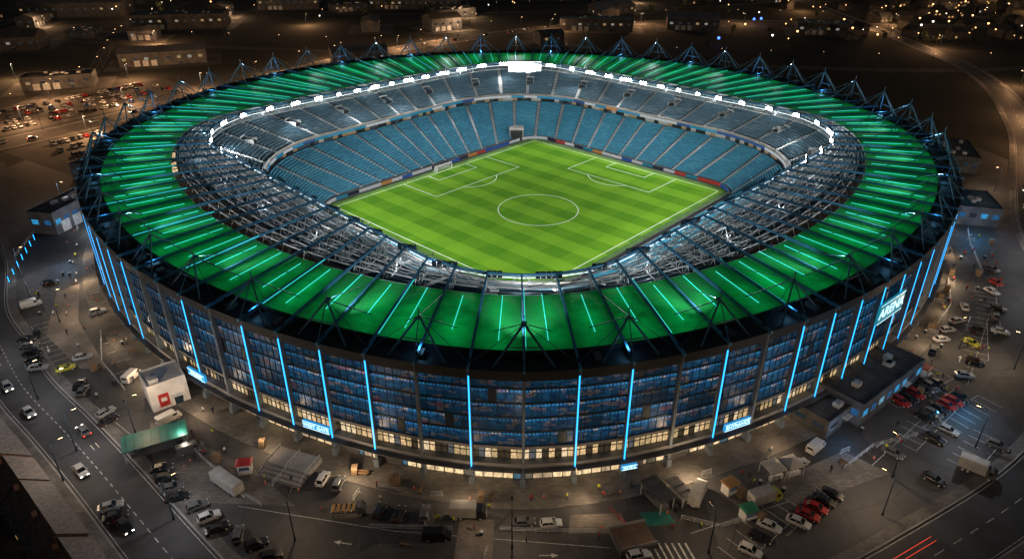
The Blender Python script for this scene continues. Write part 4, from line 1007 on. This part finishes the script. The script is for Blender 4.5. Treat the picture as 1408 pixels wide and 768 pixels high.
# ------------------------------------------------------------------ street lamps
def lamp_mesh():
    b=MB(); b.cyl((0,0,0),(0,0,9),.12,8,0,.07); b.cyl((0,0,0),(0,0,.9),.2,8,0,.16); b.beam((0,0,8.9),(1.6,0,9.3),.08,.08,0); b.box(1.9,0,9.3,.9,.34,.14,0,0,.8); b.box(1.9,0,9.2,.7,.28,.06,0,1)
    return b.mesh('street_lamp',[M_darksteel,M_warm_em])
LM=lamp_mesh()
def lamp(x,y,deg,e=0,col=(1,.74,.50)):
    o=inst('street_lamp',LM,(x,y,0),R(deg))
    if e: light('lamp_light','POINT',(1.9,0,8.9),e*1.2,col,o,.25)
COOL=(.95,.93,.95)
LAMPS=[(-60,-150,45,1500,COOL),(-86,-133,45,1500,COOL),(-103,-117,40,1500,COOL),(-122,-100,40,1300,COOL),(-77,-128,20,1500,None),(-38,-154.5,90,1300,None),(-2,-156,90,1300,None),(30,-157,100,1300,None),(62,-149,130,1400,None),(88,-132,140,1400,COOL),(112,-106,140,1500,None),(138,-74,160,1500,COOL),
(104,-98,200,1500,None),(68,-140,120,1300,None),(-116,-86,20,1300,None),(-140,-62,20,1600,COOL),(-158,-10,0,1800,COOL),(156,-45,180,1800,COOL),(175,5,180,1800,None),(-170,50,0,1800,None),(-84,-141,40,900,None)]
for x,y,d_,e_,c_ in LAMPS: lamp(x,y,d_,e_,c_ or (1,.72,.46))
for (x,y) in [(-235,92),(-205,130),(-178,165),(-150,205),(-122,250),(-85,290),(-262,40),(-250,140),(-232,190),(-300,190),(-195,75),(-270,310),(-60,322),(30,372),(110,405),(-380,300),(-180,400),(-330,440)]:
    lamp(x,y,-40,17000,(1,.52,.24))
for (x,y) in [(290,170),(256,108),(224,52),(308,290),(200,405),(330,400),(420,480),(560,420)]: lamp(x,y,180,9500,(1,.52,.24))
k=0
for q in cand[13:]:
    k+=1
    if k%3==0: lamp(q[0]+16,q[1]-14,90,10500,(1,.6,.32))
for ri in (2,3,4,5):
    pl=RP[ri]; L=0
    for i in range(len(pl)-1):
        L+=math.dist(pl[i],pl[i+1])
        if L>28:
            L=0; t_=(Vector(pl[i+1])-Vector(pl[i])).normalized(); q=Vector(pl[i])+Vector((-t_.y,t_.x))*(roads[ri][1]+2.6)
            if ringr(q.x,q.y)>165: lamp(q.x,q.y,math.degrees(math.atan2(t_.y,t_.x))-90)
for k in range(22):
    t=math.pi+math.pi*(k+.5)/22; x,y=ring(t,145.8)
    light('soffit_light','POINT',(x,y,3.3),620 if k%3 else 1250,(1,.70,.42),stadium,.2)
for (x,y,z,e_,c) in [(92,-122,4,900,(.1,.5,1)),(63,-132,4,500,(.2,.55,1)),(-136,-30,5,1600,(.35,.65,1)),(-141,-5,5,1600,(.35,.65,1)),(-132,-55,5,1200,(.4,.65,1)),(144,-36,5,1500,(.1,.5,1)),(-66,-131,4,500,(1,.8,.6))]:
    light('annex_floodlight','POINT',(x,y,z),e_,c,stadium,.3)
b=MB(); b.box(0,0,1.2,.35,.35,2.4,0,0); b.box(0,-.19,1.4,.22,.03,1.8,0,1); b.box(0,0,2.45,.5,.5,.1,0,0)
BM_=b.mesh('illuminated_bollard',[M_darksteel,M_cyan])
for k in range(7): inst('illuminated_bollard',BM_,(-151+k*1.6,-38-k*4.6,.01))
M_tr_r=pe('trail_red',(1,.08,.04),.8,False); M_tr_w=pe('trail_white',(1,.75,.6),.7,False)
def trail(ri,s,e,off,m):
    pl=offs(RP[ri],off); n=len(pl); b=MB(); seg=pl[int(s*n):int(e*n)]
    for q in (-.45,.45):
        oo=offs(seg,q)
        for i in range(len(oo)-1): b.beam((*oo[i],.6),(*oo[i+1],.6),.06,.05,0)
    b.build('light_trail',[m])
trail(0,.43,.46,-2,M_tr_r); trail(0,.68,.70,2,M_tr_w); trail(1,.80,.83,-2,M_tr_r); trail(1,.81,.835,2,M_tr_w); trail(1,.45,.5,2,M_tr_r); trail(1,.46,.5,-2,M_tr_w); trail(1,.59,.61,-2,M_tr_r)

# ------------------------------------------------------------------ distant masses
ds=MB(); rd=random.Random(11)
M_hw=cells_mat('distant_windows',[(0,(.01,.01,.01)),(.5,(.8,.42,.15)),(.85,(.01,.01,.01)),(.93,(.5,.5,.5))],1.1)
for k in range(720):
    if k<500: x=rd.uniform(170,1000); y=320+820*rd.random()**1.3
    else: x=rd.uniform(-1200,-100); y=rd.uniform(780,1300)
    if any(abs(x-q[0])<14 and abs(y-q[1])<14 for q in allroad): continue
    if y<540 and x<260 and x>-100: continue
    sx,sy,h=rd.uniform(8,14),rd.uniform(7,10),rd.uniform(4,7); rz=rd.choice([.3,1.87])+rd.uniform(-.1,.1); c,s=math.cos(rz),math.sin(rz)
    ds.box(x,y,h/2,sx,sy,h,rz,0)
    T=lambda a,b,z:(x+a*c-b*s,y+a*s+b*c,z)
    o=.4; ds.add([T(-sx/2-o,-sy/2-o,h-.1),T(sx/2+o,-sy/2-o,h-.1),T(sx/2+o,sy/2+o,h-.1),T(-sx/2-o,sy/2+o,h-.1),T(-sx/2,0,h+3),T(sx/2,0,h+3)],[(0,1,5,4),(2,3,4,5),(1,2,5),(3,0,4)],1)
    for q in range(3):
        a0=-sx/2+sx*(q+.25)/3; a1=a0+sx/6
        ds.quad(T(a0,-sy/2-.04,1.2),T(a1,-sy/2-.04,1.2),T(a1,-sy/2-.04,2.6),T(a0,-sy/2-.04,2.6),2,[(k+.1,q+.1),(k+.9,q+.1),(k+.9,q+.9),(k+.1,q+.9)])
ds.build('distant_houses',[M_conc_d,pm('far_slate',(.05,.05,.053),.8),M_hw])
dl=MB()
for k in range(680):
    if k<480: x,y=rd.uniform(170,1000),300+800*rd.random()**1.3
    else: x,y=rd.uniform(-1000,150),rd.uniform(380,1100)
    z=rd.uniform(4,9); r=rd.choice([.3,.4,.5,.75])
    dl.beam((x,y,0),(x,y,z),.15,.15,0); dl.cyl((x,y,z),(x,y,z+r*1.4),r*.6,6,rd.choice([1,1,1,2]),r)
for q in ((205,395),(212,398),(150,300)): dl.cyl((*q,5),(*q,6.5),.9,8,3)
dl.build('distant_street_lights',[M_darksteel,pe('far_warm',(1,.5,.18),5,False),pe('far_white',(1,.85,.65),6,False),pe('far_blue',(.05,.15,1),5,False)])
for k in range(16):
    light('town_light','POINT',(rd.uniform(200,700),rd.uniform(330,700),9),13000,(1,.5,.2),None,.5)
tb=MB()
def tree(x,y,h,n):
    tb.cyl((x,y,0),(x,y,h*.55),.25,5,0,.1)
    for q in range(3):
        an=rd.uniform(0,6.28); tb.beam((x,y,h*.35),(x+math.cos(an)*h*.25,y+math.sin(an)*h*.25,h*.65),.12,.12,0)
    cl=[(rd.gauss(0,h*.16),rd.gauss(0,h*.16),h*rd.uniform(.45,.9),h*rd.uniform(.12,.22)) for _ in range(6)]
    for _ in range(n):
        c=rd.choice(cl); v=Vector((rd.gauss(0,1),rd.gauss(0,1),rd.gauss(0,1))).normalized()*c[3]*rd.uniform(.6,1.1)
        p=Vector((x+c[0],y+c[1],c[2]))+v; a_=Vector((rd.gauss(0,1),rd.gauss(0,1),rd.gauss(0,1))).normalized(); b_=a_.cross(v).normalized(); s=h*.05
        tb.quad(p-a_*s-b_*s,p+a_*s-b_*s,p+a_*s+b_*s,p-a_*s+b_*s,rd.choice([1,2]))
for k in range(130): tree(rd.uniform(120,800),rd.uniform(260,800),rd.uniform(7,12),50)
for k in range(60): tree(rd.uniform(-600,-60),rd.uniform(430,800),rd.uniform(7,12),50)
pl=RP[0]
for k in range(18):
    i=rd.randrange(int(len(pl)*.42),int(len(pl)*.9)); t_=(Vector(pl[i+1])-Vector(pl[i])).normalized(); q=Vector(pl[i])+Vector((-t_.y,t_.x))*-rd.uniform(17.5,21); tree(q.x,q.y,rd.uniform(4,6.5),160)
tb.build('distant_trees',[pm('bark',(.06,.045,.03),.9),pm('leaves_dark',(.025,.05,.018),.8),pm('leaves',(.05,.085,.03),.8)])

# ------------------------------------------------------------------ people
def person_mesh(var, jacket, trousers, hairc):
    me=bpy.data.meshes.new('skel'); st=.16 if var else .0
    V=[(0,0,.95),(0,.0,1.18),(0,0,1.42),(0,0,1.52),(0,.01,1.62),(0,.01,1.76),
       (.19,0,1.42),(.25,.04*var,1.15),(.26,.14*var+.03,.90),(-.19,0,1.42),(-.25,-.04*var,1.15),(-.26,-.10*var+.02,.90),
       (.1,0,.9),(.11,st,.5),(.11,st*1.0-.05,.08),(.11,st+.12,.03),(-.1,0,.9),(-.11,-st*.6,.5),(-.11,-st*1.5,.1),(-.11,-st*1.5+.16,.03)]
    E=[(0,1),(1,2),(2,3),(3,4),(4,5),(2,6),(6,7),(7,8),(2,9),(9,10),(10,11),(0,12),(12,13),(13,14),(14,15),(0,16),(16,17),(17,18),(18,19)]
    me.from_pydata(V,E,[]); o=bpy.data.objects.new('skel',me); scene.collection.objects.link(o)
    md=o.modifiers.new('s','SKIN'); sv=me.skin_vertices[0].data
    rad=[.15,.15,.16,.06,.09,.085,.07,.052,.038,.07,.052,.038,.095,.068,.045,.04,.095,.068,.045,.04]
    for k,r in enumerate(rad): sv[k].radius=(r,r*.8 if k<3 else r)
    sv[0].use_root=True
    s=o.modifiers.new('b','SUBSURF'); s.levels=1
    dg=bpy.context.evaluated_depsgraph_get(); nm=bpy.data.meshes.new_from_object(o.evaluated_get(dg)); nm.name='pedestrian'
    bpy.data.objects.remove(o)
    for m in (jacket,trousers,M_skin,hairc,M_tyre): nm.materials.append(m)
    for p in nm.polygons:
        c=p.center
        if c.z>1.5: p.material_index=3 if (c.z>1.70 or c.y<-.02) else 2
        elif c.z<.1: p.material_index=4
        elif abs(c.x)>.2 and c.z<.95: p.material_index=2
        elif c.z<.93: p.material_index=1
        else: p.material_index=0
        p.use_smooth=True
    return nm
M_skin=pm('skin',(.45,.27,.19),.6); hair=pm('hair',(.03,.02,.015),.7)
jk=[pm('jacket_'+n,c,.8) for n,c in (('red',(.4,.04,.03)),('navy',(.02,.03,.08)),('white',(.6,.6,.6)),('hi_vis',(.5,.55,.03)),('black',(.02,.02,.02)))]
tr_=[pm('denim',(.03,.05,.1),.8),pm('black_trousers',(.015,.015,.015),.8)]
PM=[person_mesh(v,j,tr_[v%2],hair) for v in (0,1) for j in jk]
rq_=random.Random(21)
for k in range(130):
    t=math.pi*rq_.uniform(1.08,1.93); r=rq_.uniform(142.5,158); x,y=ring(t,r)
    z=.12 if r<145.8 else .005
    inst('pedestrian',rq_.choice(PM),(x,y,z),rq_.uniform(0,6.28),rq_.uniform(.95,1.08))
c,s=math.cos(PR),math.sin(PR)
for k in range(6):
    lx,ly=-HX-2.5,rq_.uniform(-10,30); inst('pedestrian',rq_.choice(PM),(PC[0]+lx*c-ly*s,PC[1]+lx*s+ly*c,.06),rq_.uniform(0,6))

# ------------------------------------------------------------------ world, moon, camera
w=bpy.data.worlds.new('World'); scene.world=w; w.use_nodes=True
nt=w.node_tree; bg=nt.nodes['Background']; sky=nt.nodes.new('ShaderNodeTexSky'); sky.sky_type='NISHITA'; sky.sun_disc=False
sky.sun_elevation=R(2); sky.sun_rotation=R(200)
nt.links.new(sky.outputs[0],bg.inputs[0]); bg.inputs[1].default_value=.026
sun=light('moon','SUN',(0,0,300),.03,(.8,.88,1)); sun.data.angle=R(.5); sun.rotation_euler=(R(35),0,R(20))
cam=bpy.data.cameras.new('camera'); co=bpy.data.objects.new('camera',cam); scene.collection.objects.link(co)
cam.sensor_width=36; cam.lens=24.55; cam.clip_end=9000; cam.clip_start=1
co.location=(-2,-236,93); co.rotation_euler=(R(90-28.3),0,0)
scene.camera=co
